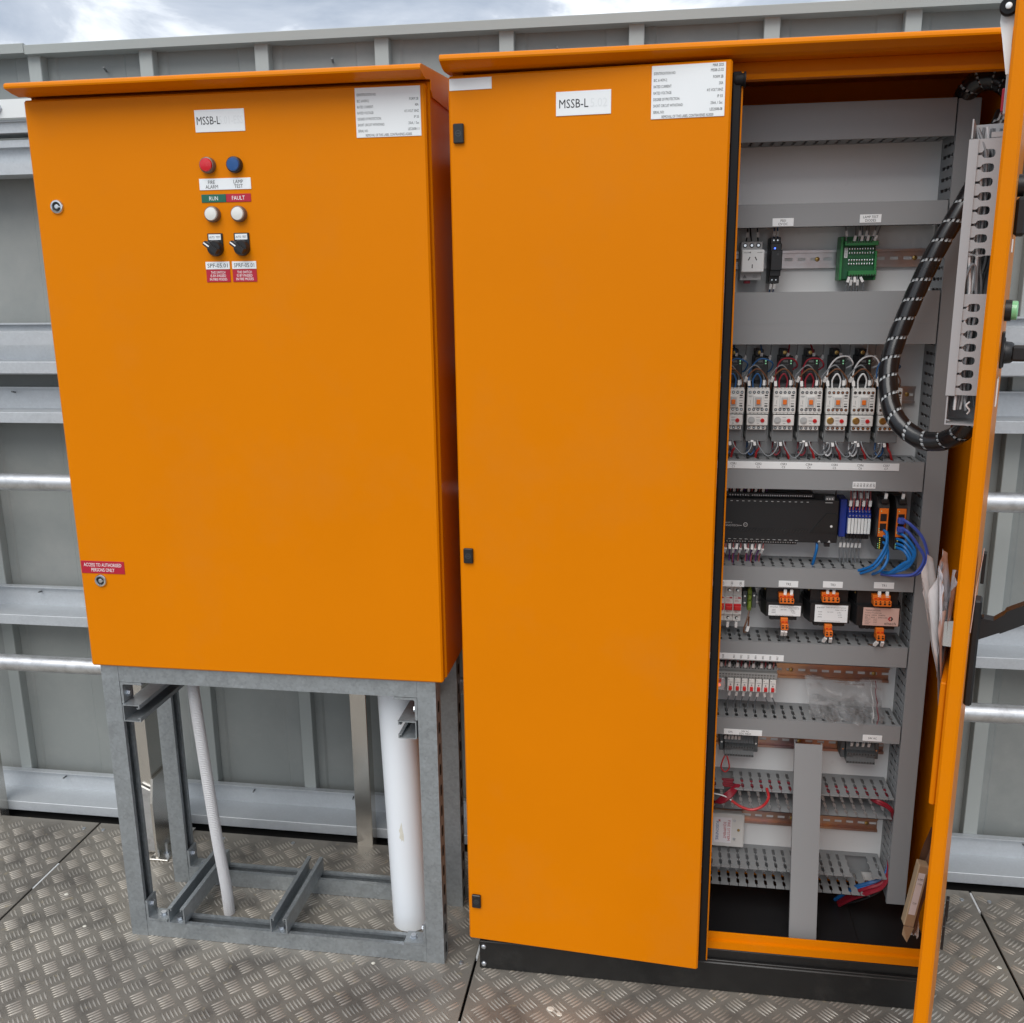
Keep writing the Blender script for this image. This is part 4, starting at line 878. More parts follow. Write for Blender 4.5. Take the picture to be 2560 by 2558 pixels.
for k in range(12):
    x = 1.3795+k*.0078; dx = rnd.uniform(-.009, .006)
    wire([(x, YK+.018, .979), (x+dx*.3, YK+.012, .965), (x+dx, YK+.022, .948), (x+dx*1.1, YK+.026, .925)], .0014, 'w_pink' if k % 2 else 'w_violet', '%s %s wire of the row hanging from the controller, counting from the door edge' % (ORD[k//2], 'pink' if k % 2 else 'violet'), 'pink and violet wires below the controller', (.26+.18*(k % 2),), sl=.012)
# seven slim blue relays
BR = []
for k in range(7):
    x = 1.6300+k*.00648
    if k == 0:
        t0 = thing('slim_relay', '', 'relay', (x, YK, 1.03), 'slim blue relays labelled SR1 to SR7'); A0 = (0, 0, 0)
        obj('body', MB().box(.0002, .0062, .008, .060, -.026, .030, .0006).box(.0002, .0062, -.001, .0078, .010, .0195, .0006).box(.0002, .0062, .004, .0079, .0196, .0255, .0006), 'blue_relay', t0, at=A0)
        obj('plug_relay', MB().box(.0005, .0059, -.002, .0079, -.0230, .0095, .0006), 'whitepaint', t0, at=A0)
        obj('screw', MB().ring([(.0016, 0), (.0013, .0008)], (.0032, -.001, .0150), (0, -1, 0), 8).ring([(.0016, 0), (.0013, .0008)], (.0032, .004, .0230), (0, -1, 0), 8), 'silverglint', t0, at=A0)
        obj('foot', MB().box(.0002, .0062, .008, .060, -.036, -.0262, .0006), 'black', t0, at=A0)
        t0['label'] = 'first slim blue relay with white front, beside the black controller'
    else: dup(t0, (x, YK, 1.03), '%s slim blue relay with white front, counting from the black controller' % ORD[k])
t = thing('end_bracket', 'blue end plate beside the slim blue relays', 'end bracket', (1.6235, .18, 1.03)); obj('body', MB().box(1.6160, 1.6298, .176, .222, .9950, 1.0760, .0012), 'blue_relay', t)
for k in range(7):
    x = 1.6332+k*.0064
    wire([(x, YK+.006, 1.0555), (x+.0006, YK+.004, 1.073), (x+.002, YK+.014, 1.090), (x+.003, YK+.03, 1.112)], .0015, 'w_pink' if k % 3 != 2 else 'w_red', '%s of the pink wires into the slim blue relays' % ORD[k], 'wires into the slim blue relays', (.30+.28*(k % 2),), sl=.012)
for k in range(6):
    x = 1.6225+k*.0078
    wire([(x+.004, YK+.03, .996), (x+.001, YK+.028, .975), (x+.001, YK+.03, .955), (x+.006, YK+.034, .925)], .0013, 'w_grey', '%s of the thin grey wires hanging below the slim blue relays' % ORD[k], 'wires below the slim blue relays', (.38,), sl=.010)
def netswitch(x, label):
    t = thing('network_switch', label, 'network switch', (x, .13, 1.03), 'orange fronted network switches')
    sp = [(.130, 1.0700), (.130, .9830), (.166, .9830), (.222, 1.005), (.222, 1.085), (.150, 1.090), (.134, 1.078)]
    obj('case', MB().prism(sp, x, x+.021, lambda a, b, h: (h, a, b)), 'black', t)
    obj('front_panel', MB().box(x+.0015, x+.0195, .1280, .1298, 1.0100, 1.0690, .0004), 'orange_plastic', t)
    obj('plug', MB().box(x+.004, x+.018, .1285, .155, 1.0785, 1.0875, .001), 'black', t)
    for z in (1.0425, 1.0225): obj('port', MB().box(x+.0042, x+.0165, .1274, .1282, z, z+.0155, .0004), 'black', t)
    mb = MB(); my = MB()
    for k in range(6): mb.ring([(.0009, 0), (.0009, .0004)], (x+.0035, .1298 if k > 2 else .128, 1.0070-k*.004+(.0 if k > 2 else .02)), (0, -1, 0), 6); my.ring([(.0009, 0), (.0009, .0004)], (x+.0068, .1298, 1.0060-k*.004), (0, -1, 0), 6)
    mb.ring([(.0009, 0), (.0009, .0004)], (x+.0055, .128, 1.0635), (0, -1, 0), 6)
    obj('indicator_light', mb, 'led_green', t); obj('indicator_light', my, 'led_yellow', t)
    return t
netswitch(1.6820, 'left orange fronted network switch with two empty upper ports'); netswitch(1.7160, 'right orange fronted network switch with violet blue patch leads plugged in')
for k, x in enumerate((1.6955, 1.7285)): wire([(x, .140, 1.086), (x+.001, .140, 1.098), (x+.001, .16, 1.112)], .0015, 'w_grey', 'grey supply wire into the top of the %s network switch' % ('left', 'right')[k], 'supply wires of the network switches', (.35,))
for k, (x, z, ex, yy) in enumerate(((1.6985, 1.024, 1.651, .108), (1.6995, 1.012, 1.657, .104), (1.7005, .998, 1.679, .11))):
    wire([(x-.004, .131, z), (x, .116, z-.005), (x+.001-.004*(k < 2), .108, z-.030), ((x+ex)/2, .106, .957-(.006*k)), (ex, yy+.028, .934-.004*k)], .0030, 'w_cyan', '%s bright blue network cable curving down from the left network switch' % ORD[k], 'network cables', cat='cable')
for k, (z, bx, ex) in enumerate(((1.018, 1.752, 1.700), (1.006, 1.750, 1.704), (.996, 1.745, 1.699), (.988, 1.7415, 1.696))):
    wire([(1.722, .131, z), (1.733, .112, z-.002), (bx, .104, z-.030+.004*k), (bx-.010, .106, .955+.002*k), (ex+.014, .118, .938), (ex, .136, .934)], .0030, 'w_cyan', '%s bright blue network cable curving down from the right network switch' % ORD[k], 'network cables', cat='cable')
for k, (z, bx) in enumerate(((1.046, 1.774), (1.028, 1.768))):
    wire([(1.7215, .128, z), (1.735, .108, z), (bx-.012, .098, z-.028), (bx, .094, .975), (bx-.014, .098, .944), (1.728, .112, .934), (1.697, .132, .930)], .0033, 'w_violetblue', '%s violet blue patch lead looping out from the right network switch' % ORD[k], 'patch leads', cat='cable')
    tag(obj('patch_plug', MB().box(1.7185, 1.732, .114, .1272, z-.006, z+.006, .002), 'w_violetblue'), '%s violet blue boot plug in the right network switch' % ('upper', 'lower')[k], 'plug', 'patch plugs')

# ---------------------------------------------------------------- breakers, earth terminal, transformers
for k in range(3):
    x = 1.3710+k*.01775
    if k == 0:
        t0 = thing('circuit_breaker', '', 'circuit breaker', (x, .16, .845), 'circuit breakers labelled CB1 to CB3'); A0 = (0, 0, 0)
        obj('body', MB().box(.0002, .0175, .006, .062, -.041, .038, .0008).box(.0002, .0175, 0, .0058, -.0245, .0165, .0008), 'ivory', t0, at=A0)
        obj('toggle', MB().box(.0022, .0156, -.0072, 0, -.0125, -.0040, .001), 'red_plastic', t0, at=A0)
        obj('toggle_surround', MB().box(.001, .0166, -.0012, -.0001, -.0150, .0005, .0004), 'lens_red', t0, at=A0)
        obj('printed_marks', MB().box(.003, .0085, -.0004, 0, .0125, .0134).box(.0095, .0155, -.0004, 0, .0118, .0150).box(.003, .010, -.0004, 0, .0080, .0086).box(.003, .012, -.0004, 0, .0055, .0060).box(.003, .011, -.0004, 0, -.0190, -.0184), 'red_label', t0, at=A0)
        obj('terminal_well', MB().ring([(.0036, 0), (.0036, .0006)], (.0088, .006, .0290), (0, -1, 0), 12).ring([(.0036, 0), (.0036, .0006)], (.0088, .006, -.0335), (0, -1, 0), 12), 'black', t0, at=A0)
        obj('terminal_screw', MB().ring([(.0026, 0), (.0024, .0012)], (.0098, .006, .0285), (0, -1, 0), 10).ring([(.0026, 0), (.0024, .0012)], (.0098, .006, -.0340), (0, -1, 0), 10), 'chrome', t0, at=A0)
        t0['label'] = 'white circuit breaker labelled CB1, cut off by the left door edge'
    else: dup(t0, (x, .16, .845), ('', 'white circuit breaker labelled CB2, middle of the three', 'white circuit breaker labelled CB3, beside the green earth terminal')[k])
    wire([(x+.0085, .17, .806), (x+.0083, .166, .794), (x+.0075, .176, .776), (x+.0075, .18, .755)], .0015, 'w_grey', 'grey wire dropping from circuit breaker CB%d' % (k+1), 'wires below the circuit breakers', (.3,), sl=.012)
t = thing('terminal_block', 'small green and dark earth terminal right of the circuit breakers', 'terminal block', (1.443, .18, .845), 'rail terminal blocks')
obj('end_stop', MB().box(1.4275, 1.4375, .182, .222, .832, .868, .001).box(1.4475, 1.4565, .182, .222, .830, .866, .001), 'terminalgrey', t)
obj('clamp', MB().box(1.4380, 1.4462, .176, .222, .8255, .8730, .001).box(1.4390, 1.4452, .170, .1758, .833, .8485, .0006).box(1.4390, 1.4452, .170, .1758, .852, .862, .0006), 'earth', t)
obj('screw', MB().ring([(.0022, 0), (.002, .001)], (1.4325, .182, .856), (0, -1, 0), 10), 'silverglint', t); obj('screw', MB().ring([(.0022, 0), (.002, .001)], (1.4325, .182, .841), (0, -1, 0), 10), 'silverglint', t); obj('screw', MB().ring([(.0022, 0), (.002, .001)], (1.452, .182, .858), (0, -1, 0), 10), 'silverglint', t)
wire([(1.442, .178, .872), (1.443, .175, .885), (1.444, .19, .902)], .0020, 'earth', 'green and yellow wire into the top of the earth terminal', 'wires of the earth terminal')
wire([(1.4425, .176, .826), (1.4375, .166, .808), (1.4315, .162, .788), (1.4335, .168, .778), (1.440, .170, .786), (1.4425, .175, .812)], .0018, 'w_brown', 'brown wire looped below the earth terminal', 'wires of the earth terminal', (.80,), sl=.012)
def transformer(x0, x1, zt, zb, yf, name, lx0, lx1, lz0, lz1, tx0, tx1, tzt, tzb, bx0, bx1, bzt, bzb, lab, words):
    t = thing('transformer', lab, 'transformer', ((x0+x1)/2, yf, zb), 'black control transformers')
    yb = yf+.028
    core = [(x0-.004, yb), (x0+.004, yf), (x1-.002, yf), (x1+.003, yb), (x1+.003, .225), (x0-.004, .225)]
    obj('core', MB().prism(core, zb, zt-.030, lambda a, b, h: (a, b, h)).prism([(x0+.004, yf+.012), (x1-.006, yf+.012), (x1-.001, yb+.01), (x1-.001, .222), (x0, .222), (x0, yb+.01)], zt-.0299, zt, lambda a, b, h: (a, b, h)).box(x0+.012, x1-.010, yf+.006, .222, zb-.009, zb-.0002, .001), 'black', t)
    mb = MB()
    for k in range(5): mb.box(x0+.014+k*.0098, x0+.0205+k*.0098, yf+.004, yf+.02, zb-.0085, zb-.002)
    obj('cooling_fin', mb, 'black', t)
    for nm, a0, a1, zt_, zb_, n in (('upper_terminal', tx0, tx1, tzt, tzb, 4), ('lower_terminal', bx0, bx1, bzt, bzb, 2)):
        y0 = yf-.012; b = obj(nm, MB().box(a0, a1, y0, yf+.014, zb_, (zt_+zb_)/2+.001, .001).box(a0-.001, a1-.001, y0+.007, yf+.014, (zt_+zb_)/2+.0012, zt_, .001), 'orange_plastic', t)
        mb = MB(); mr = MB()
        for k in range(n):
            x = a0+(a1-a0)*(k+.5)/n
            mb.ring([(.0023, 0), (.0023, .0004)], (x, y0, zb_+.0055), (0, -1, 0), 8); mb.ring([(.0016, 0), (.0016, .0004)], (x-.0004, y0, zb_+.0105), (0, -1, 0), 8)
            mr.box(x-.0025, x+.0025, y0+.0066, y0+.0072, (zt_+zb_)/2+.003, (zt_+zb_)/2+.0048)
        obj('terminal_well', mb, 'black', b); obj('release_tab', mr, 'red_plastic', b)
    pm = 'pinklabel' if words[0] == 'e' else 'label'
    p = obj('rating_plate', MB().box(lx0, lx1, yf-.0012, yf-.0002, lz0, lz1, .0003), pm, t); mb = MB(); T = front(yf-.0014); W_ = lx1-lx0; H_ = lz1-lz0
    if words[0] == 'e':
        for q, (s_, w_) in enumerate((('TRAFIMONTORER', .42), ('Control Transformer', .46), ('Rating  150VA   50/60Hz', .56), ('IP00   |   B(220)   |   EN/IEC 61558', .62))): write(mb, s_, lx0+W_*.06, lz1-H_*(.15+.13*q), .0026 if q else .003, T, W_*w_, 'l')
        for q, (s_, w_) in enumerate((('PRIMARY', .16), ('(V)', .10), ('OUTPUT', .16), ('CURR', .12))): write(mb, s_, lx0+W_*.06, lz1-H_*(.64+.09*q), .0019, T, W_*w_, 'l'); write(mb, ('SECOND', '24V', '6.25A', '')[q] or '-', lx0+W_*.30, lz1-H_*(.64+.09*q), .0019, T, W_*.1, 'l')
        write(mb, 'eltech', lx0+W_*.77, lz0+H_*.15, .0060, T, W_*.32)
        lg = MB().prism([(lx0+W_*.77-.0052, lz0+H_*.40), (lx0+W_*.77-.0018, lz0+H_*.53), (lx0+W_*.77+.001, lz0+H_*.53), (lx0+W_*.77-.0022, lz0+H_*.40), (lx0+W_*.77+.001, lz0+H_*.29), (lx0+W_*.77-.0018, lz0+H_*.29)], yf-.0018, yf-.0013, lambda a, b, h: (a, h, b)); obj('emblem', lg, 'w_brightred', p)
        mb.prism([(lx0+W_*.77+.0052, lz0+H_*.40), (lx0+W_*.77+.0020, lz0+H_*.53), (lx0+W_*.77+.0002, lz0+H_*.49), (lx0+W_*.77+.0022, lz0+H_*.40), (lx0+W_*.77+.0002, lz0+H_*.33), (lx0+W_*.77+.0020, lz0+H_*.29)], yf-.0018, yf-.0013, lambda a, b, h: (a, h, b))
    else:
        write(mb, 'tranfur', lx0+W_*.05, lz1-H_*.14, .0032, T, W_*.24, 'l'); write(mb, 'CLASS F 220V 24V Control Transformer', lx0+W_*.33, lz1-H_*.13, .0018, T, W_*.60, 'l'); write(mb, '50-60Hz  TR IEC  EN', lx0+W_*.62, lz1-H_*.27, .0019, T, W_*.32, 'l')
        for q in range(3): write(mb, ('POWER', '100VA', 'IP00')[q], lx0+W_*.10, lz1-H_*(.40+.15*q), .0020, T, W_*.12, 'l'); write(mb, ('24V', 'ta 40C', '4.2A')[q], lx0+W_*(.68+.02*q), lz1-H_*(.42+.13*q), .0020, T, W_*.12, 'l')
        write(mb, 'INPUT  OUTPUT', lx0+W_*.38, lz1-H_*.40, .0018, T, W_*.18, 'l'); write(mb, 'www.transformers.com.au', lx0+W_*.22, lz0+H_*.08, .0015, T, W_*.55, 'l')
    obj('lettering', mb, 'ink', p)
    obj('earth_screw', MB().ring([(.0034, 0), (.003, .002)], (x0+.004, yf+.024, zt-.008), (0, -1, 0), 10), 'brass', t)
    return t
transformer(1.470, 1.5480, .888, .8265, .142, 'TR2', 1.4785, 1.5445, .8285, .8515, 1.4985, 1.5285, .8790, .8590, 1.5050, 1.5200, .8250, .8005, 'black transformer labelled TR2, the smallest, beside the earth terminal', 'ab')
transformer(1.560, 1.6460, .889, .8170, .142, 'TR3', 1.5730, 1.6395, .8185, .8560, 1.5850, 1.6195, .8850, .8650, 1.5950, 1.6105, .8140, .7895, 'black transformer labelled TR3 with a white rating plate, the middle one', 'ab')
transformer(1.652, 1.7440, .890, .8175, .132, 'TR1', 1.6680, 1.7390, .8185, .8575, 1.6850, 1.7200, .8855, .8640, 1.6960, 1.7125, .8140, .7895, 'black transformer labelled TR1 with a pinkish eltech rating plate', 'eltech')
for k, (xs, zt_, xb, zb_, yf) in enumerate((((1.5095, 1.5225), .878, (1.508, 1.5150), .801, .140), ((1.595, 1.6075), .884, (1.599, 1.607), .790, .140), ((1.696, 1.7115), .884, (1.701, 1.709), .790, .130))):
    nm = ('TR2', 'TR3', 'TR1')[k]
    for q in range(2):
        wire([(xs[q], yf, zt_-.004), (xs[q]+.001, yf+.004, zt_+.006), (xs[q]-.001+.002*q, yf+.025, zt_+.024)], .0018, 'w_grey', '%s grey wire into the top terminal of transformer %s' % (('left', 'right')[q], nm), 'wires above the transformers', (.40,), sl=.012)
        dx = ((0, 0), (-.012, 0), (-.014, -.001))[k][q]
        wire([(xb[q], yf-.006, zb_+.002), (xb[q]+dx*.4, yf-.004, zb_-.010), (xb[q]+dx, yf+.02, zb_-.024), (xb[q]+dx, yf+.035, zb_-.045)], .0018, 'w_brown' if (k == 2 and q == 0) else 'w_grey', '%s wire out of the bottom terminal of transformer %s' % (('left', 'right')[q], nm), 'wires below the transformers', (.30,), sl=.012)

# ---------------------------------------------------------------- red relays and terminal row
t = thing('terminal_strip', 'long light grey terminal strip with rows of holes above the red relays', 'terminal strip', (1.43, .15, .69))
obj('body', MB().box(1.350, 1.5065, .166, .224, .6500, .7040, .001).box(1.350, 1.5065, .152, .1658, .6785, .6920, .001), 'relaygrey', t)
mb = MB()
for k in range(24):
    x = 1.3535+k*.0063; mb.box(x-.0013, x+.0013, .1655, .1661, .6960, .6985); mb.box(x-.0013, x+.0013, .1515, .1521, .6860, .6882); mb.ring([(.0012, 0), (.0012, .0003)], (x, .152, .6815), (0, -1, 0), 6)
obj('terminal_hole', mb, 'black', t)
for k in range(7):
    x = 1.4012+k*.01495
    if k == 0:
        t0 = thing('plug_relay', '', 'relay', (x, .150, .678), 'relays with red ends labelled RR1 to RR7'); A0 = (0, 0, 0)
        obj('body', MB().box(0, .0130, .001, .0158, -.0300, -.0003, .0007), 'ivory', t0, at=A0)
        obj('release_lever', MB().box(.0030, .0096, -.0035, .0008, -.0270, -.0175, .0008), 'red_plastic', t0, at=A0)
        obj('printed_marks', MB().ring([(.0010, 0), (.0010, .0003)], (.0026, .001, -.0040), (0, -1, 0), 6).box(.0018, .0110, .0006, .001, -.0096, -.0088).ring([(.0017, 0), (.0017, .0003)], (.0064, .001, -.0145), (0, -1, 0), 8), 'midgrey', t0, at=A0)
        t0['label'] = 'relay with red lever labelled RR1, beside the clear lamp relay'
    else: dup(t0, (x, .150, .678), 'relay with red lever labelled RR%d%s' % (k+1, ', at the right end of the row' if k == 6 else ''))
    wire([(x+.0060, .156, .650), (x+.0058, .160, .640), (x+.0040+(.0 if k < 5 else .008), .168, .622), (x+.004+(0 if k < 5 else .014), .186, .607), (x+.004+(0 if k < 5 else .014), .19, .58)], .0014, 'w_grey', 'grey wire dropping from relay RR%d into the duct' % (k+1), 'wires below the red relays', (.28,), sl=.013)
t = thing('lamp_relay', 'clear relay with a glowing red lamp at the left end of the red relays', 'relay', (1.387, .15, .663))
obj('body', MB().box(1.3765, 1.3955, .152, .166, .6500, .6770, .001), 'lightgrey', t); obj('cover', MB().box(1.3760, 1.3960, .146, .1518, .6510, .6765, .001), 'clearbag', t)
obj('indicator_light', MB().ring([(.0042, 0), (.003, .002)], (1.383, .1515, .6610), (0, -1, 0), 12), 'led_red', t); obj('contact_frame', MB().box(1.3775, 1.388, .1486, .1512, .668, .6755), 'red_plastic', t)
for k in range(15):
    x = 1.3785+k*.0085
    wire([(x, .168, .6985), (x+.0005, .160, .708), (x+.0015, .172, .7250), (x+.0015, .18, .74)], .0015, ('w_red', 'w_black', 'w_pink')[k % 3], '%s %s of the row rising from the grey terminal strip, from the left' % (ORD[k//3], ('dark red wire', 'black wire', 'pink wire')[k % 3]), 'wires above the grey terminal strip', (.30,) if k % 2 else ())
# terminal block groups on the lower rail
def tblock(x0, x1, label, dz):
    t = thing('terminal_block', label, 'terminal block', ((x0+x1)/2, .17, .5), 'rail terminal blocks')
    for xa in (x0, x1-.009): obj('end_stop', MB().box(xa, xa+.009, .186, .224, .488+dz, .527+dz, .001), 'terminalgrey', t); obj('screw', MB().ring([(.0021, 0), (.002, .001)], (xa+.0045, .186, .509+dz), (0, -1, 0), 10), 'silverglint', t)
    n = int((x1-x0-.02)/.0055); w_ = (x1-x0-.0200)/n
    mh = MB()
    for k in range(n):
        xa = x0+.0100+k*w_
        obj('terminal', MB().prism([(.172, .4965+dz), (.168, .489+dz), (.168, .484+dz), (.224, .484+dz), (.224, .530+dz), (.186, .530+dz), (.178, .512+dz), (.168, .509+dz), (.168, .503+dz), (.172, .5005+dz)], xa+.0002, xa+w_-.0002, lambda a, b, h: (h, a, b)), 'terminalgrey', t)
        for z in (.5065, .4872): mh.box(xa+w_*.5-.0013, xa+w_*.5+.0013, .1677, .1682, z-.0013+dz, z+.0013+dz)
    obj('terminal_hole', mh, 'black', t)
    obj('marker_strip', MB().box(x0+.024, x0+.051, .1716, .1721, .4970+dz, .5000+dz), 'midgrey', t)
    return t
tblock(1.3925, 1.4765, 'dark grey terminal block under the DDC FIELD label', 0); tblock(1.6550, 1.7350, 'dark grey terminal block under the right hand 24V AC label', 0)
for k in range(9):
    x, nm = ((1.404+k*.0075, 'left') if k < 5 else (1.675+(k-5)*.012, 'right'))
    wire([(x, .180, .520), (x+.0005, .176, .532), (x+.001, .188, .552)], .0014, 'w_grey' if k % 2 else 'w_black', '%s of the wires into the top of the %s dark grey terminal block' % (ORD[k if k < 5 else k-5], nm), 'wires above the dark terminal blocks', (.35,))
wire([(1.405, .170, .486), (1.3985, .166, .470), (1.397, .166, .455), (1.4055, .166, .4455), (1.414, .166, .455), (1.4125, .166, .470), (1.4075, .170, .486)], .0016, 'w_brightred', 'thin red wire hanging as a loop under the left dark terminal block', 'loose red wires', n=8)
# fire system plate
t = thing('wall_plate', 'square cream plate marked FIRE SYSTEM EQUIPMENT, cut off by the left door edge', 'plate', (1.42, .2, .28))
obj('plate', MB().box(1.368, 1.4575, .1985, .209, .2365, .3215, .002), 'ivory', t); obj('back_box', MB().box(1.373, 1.4525, .2092, .2318, .2415, .3165, .001), 'ivory', t)
p = obj('label', MB().box(1.3885, 1.4285, .1975, .1984, .2475, .3125, .0003), 'paper', t)
mb = MB(); write(mb, 'FIRE SYSTEM', 1.4225, .280, .0060, front(.1972), .052, 'c', R(-90)); write(mb, 'EQUIPMENT', 1.4135, .280, .0060, front(.1972), .042, 'c', R(-90)); obj('lettering', mb, 'red_label', p)
mb = MB(); write(mb, 'FUSIONFIRE', 1.3965, .278, .0064, front(.1972), .048, 'c', R(-90)); obj('lettering', mb, 'w_blue', p)
mb = MB().prism([(1.3985, .3070), (1.4035, .3060), (1.4015, .3035), (1.4045, .3015), (1.3990, .3030)], .1970, .1974, lambda a, b, h: (a, h, b)); obj('emblem', mb, 'w_brightred', p)
for x, z, mm in ((1.4345, .3050, 'bolt'), (1.4355, .2585, 'bolt'), (1.4445, .2815, 'brass'), (1.380, .2815, 'brass')): obj('screw', MB().ring([(.0034, 0), (.003, .0012), (.0012, .0014)], (x, .1984, z), (0, -1, 0), 12), mm, t, smooth=True)
# red cables coming out of the uncovered duct, heavy cables at the bottom right
for k in range(4): wire([(1.428+k*.003, .150, .424), (1.4145+k*.001, .128-.003*k, .4215-.003*k), (1.398, .124-.003*k, .407-.003*k), (1.3865-.001*k, .130, .390), (1.3850-.002*k, .165, .366)], .0031, 'w_red', '%s of the thick dark red cables sagging out of the uncovered duct' % ORD[k], 'thick dark red cables', cat='cable')
wire([(1.372, .125, .413), (1.3851, .120, .4152), (1.4021, .118, .4124), (1.4175, .114, .4055)], .0015, 'w_white', 'thin white wire above the red cable loop', 'loose pale wires')
wire([(1.4174, .113, .4057), (1.4383, .110, .3937), (1.4625, .109, .3887), (1.4858, .110, .4001), (1.4962, .112, .4190), (1.4945, .135, .428)], .0031, 'w_brightred', 'thick bright red cable curving across the lower slotted wall', 'loose red wires', cat='cable')
for k in range(2): wire([(1.720, .150, .4135-.003*k), (1.7300, .136, .4150-.004*k), (1.7480, .134, .408-.004*k), (1.7625, .138, .392-.004*k), (1.7705, .165, .360-.006*k)], .0040, 'w_red', '%s dark red cable entering the right vertical duct from the uncovered duct' % ORD[k], 'thick dark red cables', cat='cable')
for k, (c_, n_, dz, dy) in enumerate((('w_blue', 'blue', .010, .012), ('w_cyan', 'bright blue', .004, .012), ('w_red', 'dark red', .006, .002), ('w_red', 'dark red', -.003, .000), ('w_red', 'dark red', .000, -.008), ('w_black', 'black', -.013, -.004))):
    wire([(1.7745, .178, .262), (1.7715-.001*k, .150+dy, .2330), (1.7545, .141+dy, .2070+dz*.6), (1.7290, .141+dy, .1900+dz), (1.7000-.004*(k < 2), .165+dy, .1560+dz), (1.678-.006*(k < 2), .198+dy, .113)], .0044 if k < 5 else .0022, c_, '%s heavy cable, %s, sweeping down to the black cabinet floor' % (ORD[k], n_), 'heavy cables at the cabinet floor', cat='cable')
# clear plastic bag lying on the duct
def bagpt(u, v):
    rr_ = random.Random(int(u*40)*977+int(v*40)*31)
    z = .594+.078*v*(1-.10*math.sin(u*3.1)); x = 1.573+.155*u+.012*(v-.5)*(u-.6)
    y = .138+.060*v**1.4+.010*math.sin(u*17+v*6)*(.35+.65*(1-v))+.006*math.sin(v*19+u*7)+rr_.uniform(-.0025, .0025)
    return (x, y, z+.003*math.sin(u*11))
t = thing('plastic_bag', 'crumpled clear zip plastic bag lying on the lower duct', 'plastic bag', (1.65, .15, .6))
obj('front_sheet', MB().grid([[bagpt(i/26, j/16) for j in range(17)] for i in range(27)], 27, 17), 'clearbag', t, smooth=True)
obj('back_sheet', MB().grid([[(p_[0]+.002, p_[1]+.010+.006*math.sin(i*1.7+j), p_[2]+.001) for j in range(13) for p_ in (bagpt(i/20+.013, j/12),)] for i in range(21)], 21, 13), 'clearbag', t, smooth=True)
P = [bagpt(.93, v/16) for v in range(17)]; obj('zip_line', MB().tube([(a, b-.0015, c) for a, b, c in P], .0008, 5), 'w_red', t)
P = [bagpt(.87, v/16) for v in range(17)]; obj('seam', MB().tube([(a, b-.0015, c) for a, b, c in P], .0006, 5), 'sleeve', t)
obj('crumple', MB().add([bagpt(.30, .02), bagpt(.36, .45), bagpt(.42, .05), bagpt(.50, .46), bagpt(.62, .08), bagpt(.70, .02)], [(0, 1, 2), (2, 1, 3), (2, 3, 4), (4, 3, 5)]), 'clearbag', t)

# ---------------------------------------------------------------- on the open door: duct, papers, loom
t = thing('cable_duct', 'light grey cable duct full of grey wires inside the wide open right door', 'cable duct', tuple(DR(.33, .02, 1.3)))
DS0, DS1, DN, DZ0, DZ1 = .285, .350, .0455, 1.305, 1.735
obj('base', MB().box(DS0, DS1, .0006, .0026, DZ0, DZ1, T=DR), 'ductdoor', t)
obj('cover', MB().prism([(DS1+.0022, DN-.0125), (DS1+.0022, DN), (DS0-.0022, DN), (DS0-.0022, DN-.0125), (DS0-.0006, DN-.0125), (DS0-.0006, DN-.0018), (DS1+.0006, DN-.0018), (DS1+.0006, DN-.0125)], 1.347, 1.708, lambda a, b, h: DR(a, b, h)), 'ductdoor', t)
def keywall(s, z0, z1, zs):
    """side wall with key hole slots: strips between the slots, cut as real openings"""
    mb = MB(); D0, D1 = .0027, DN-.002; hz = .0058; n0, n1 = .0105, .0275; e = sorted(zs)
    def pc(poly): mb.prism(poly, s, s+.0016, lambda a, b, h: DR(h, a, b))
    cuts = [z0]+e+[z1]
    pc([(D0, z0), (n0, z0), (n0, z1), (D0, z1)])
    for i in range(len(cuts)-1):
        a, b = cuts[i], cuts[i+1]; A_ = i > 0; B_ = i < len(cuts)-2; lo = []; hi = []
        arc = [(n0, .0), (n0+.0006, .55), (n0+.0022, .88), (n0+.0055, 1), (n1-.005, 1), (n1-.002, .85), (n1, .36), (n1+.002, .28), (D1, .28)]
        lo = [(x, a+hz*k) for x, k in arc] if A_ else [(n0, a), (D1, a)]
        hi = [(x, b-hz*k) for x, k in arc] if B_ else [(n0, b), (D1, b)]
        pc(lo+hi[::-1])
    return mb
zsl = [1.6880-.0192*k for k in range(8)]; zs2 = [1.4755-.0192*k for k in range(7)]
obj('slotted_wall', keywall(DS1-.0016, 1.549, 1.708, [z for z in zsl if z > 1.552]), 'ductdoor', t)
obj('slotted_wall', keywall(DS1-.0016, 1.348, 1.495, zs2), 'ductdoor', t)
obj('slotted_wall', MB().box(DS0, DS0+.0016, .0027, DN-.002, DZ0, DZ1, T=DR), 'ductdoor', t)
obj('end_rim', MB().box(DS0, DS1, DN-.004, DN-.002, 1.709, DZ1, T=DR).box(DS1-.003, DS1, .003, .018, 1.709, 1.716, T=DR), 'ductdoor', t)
obj('end_rim', MB().box(DS0, DS1, DN-.004, DN-.002, DZ0, 1.346, T=DR).box(DS0, DS1, .003, DN-.002, DZ0-.002, DZ0, T=DR).tube([DR(DS1-.003-.0035*math.cos(a*.9), DN-.006-.0035*math.sin(a*.9), DZ0+.003+.003*a/6) for a in range(7)], .0009, 5), 'ductdoor', t)
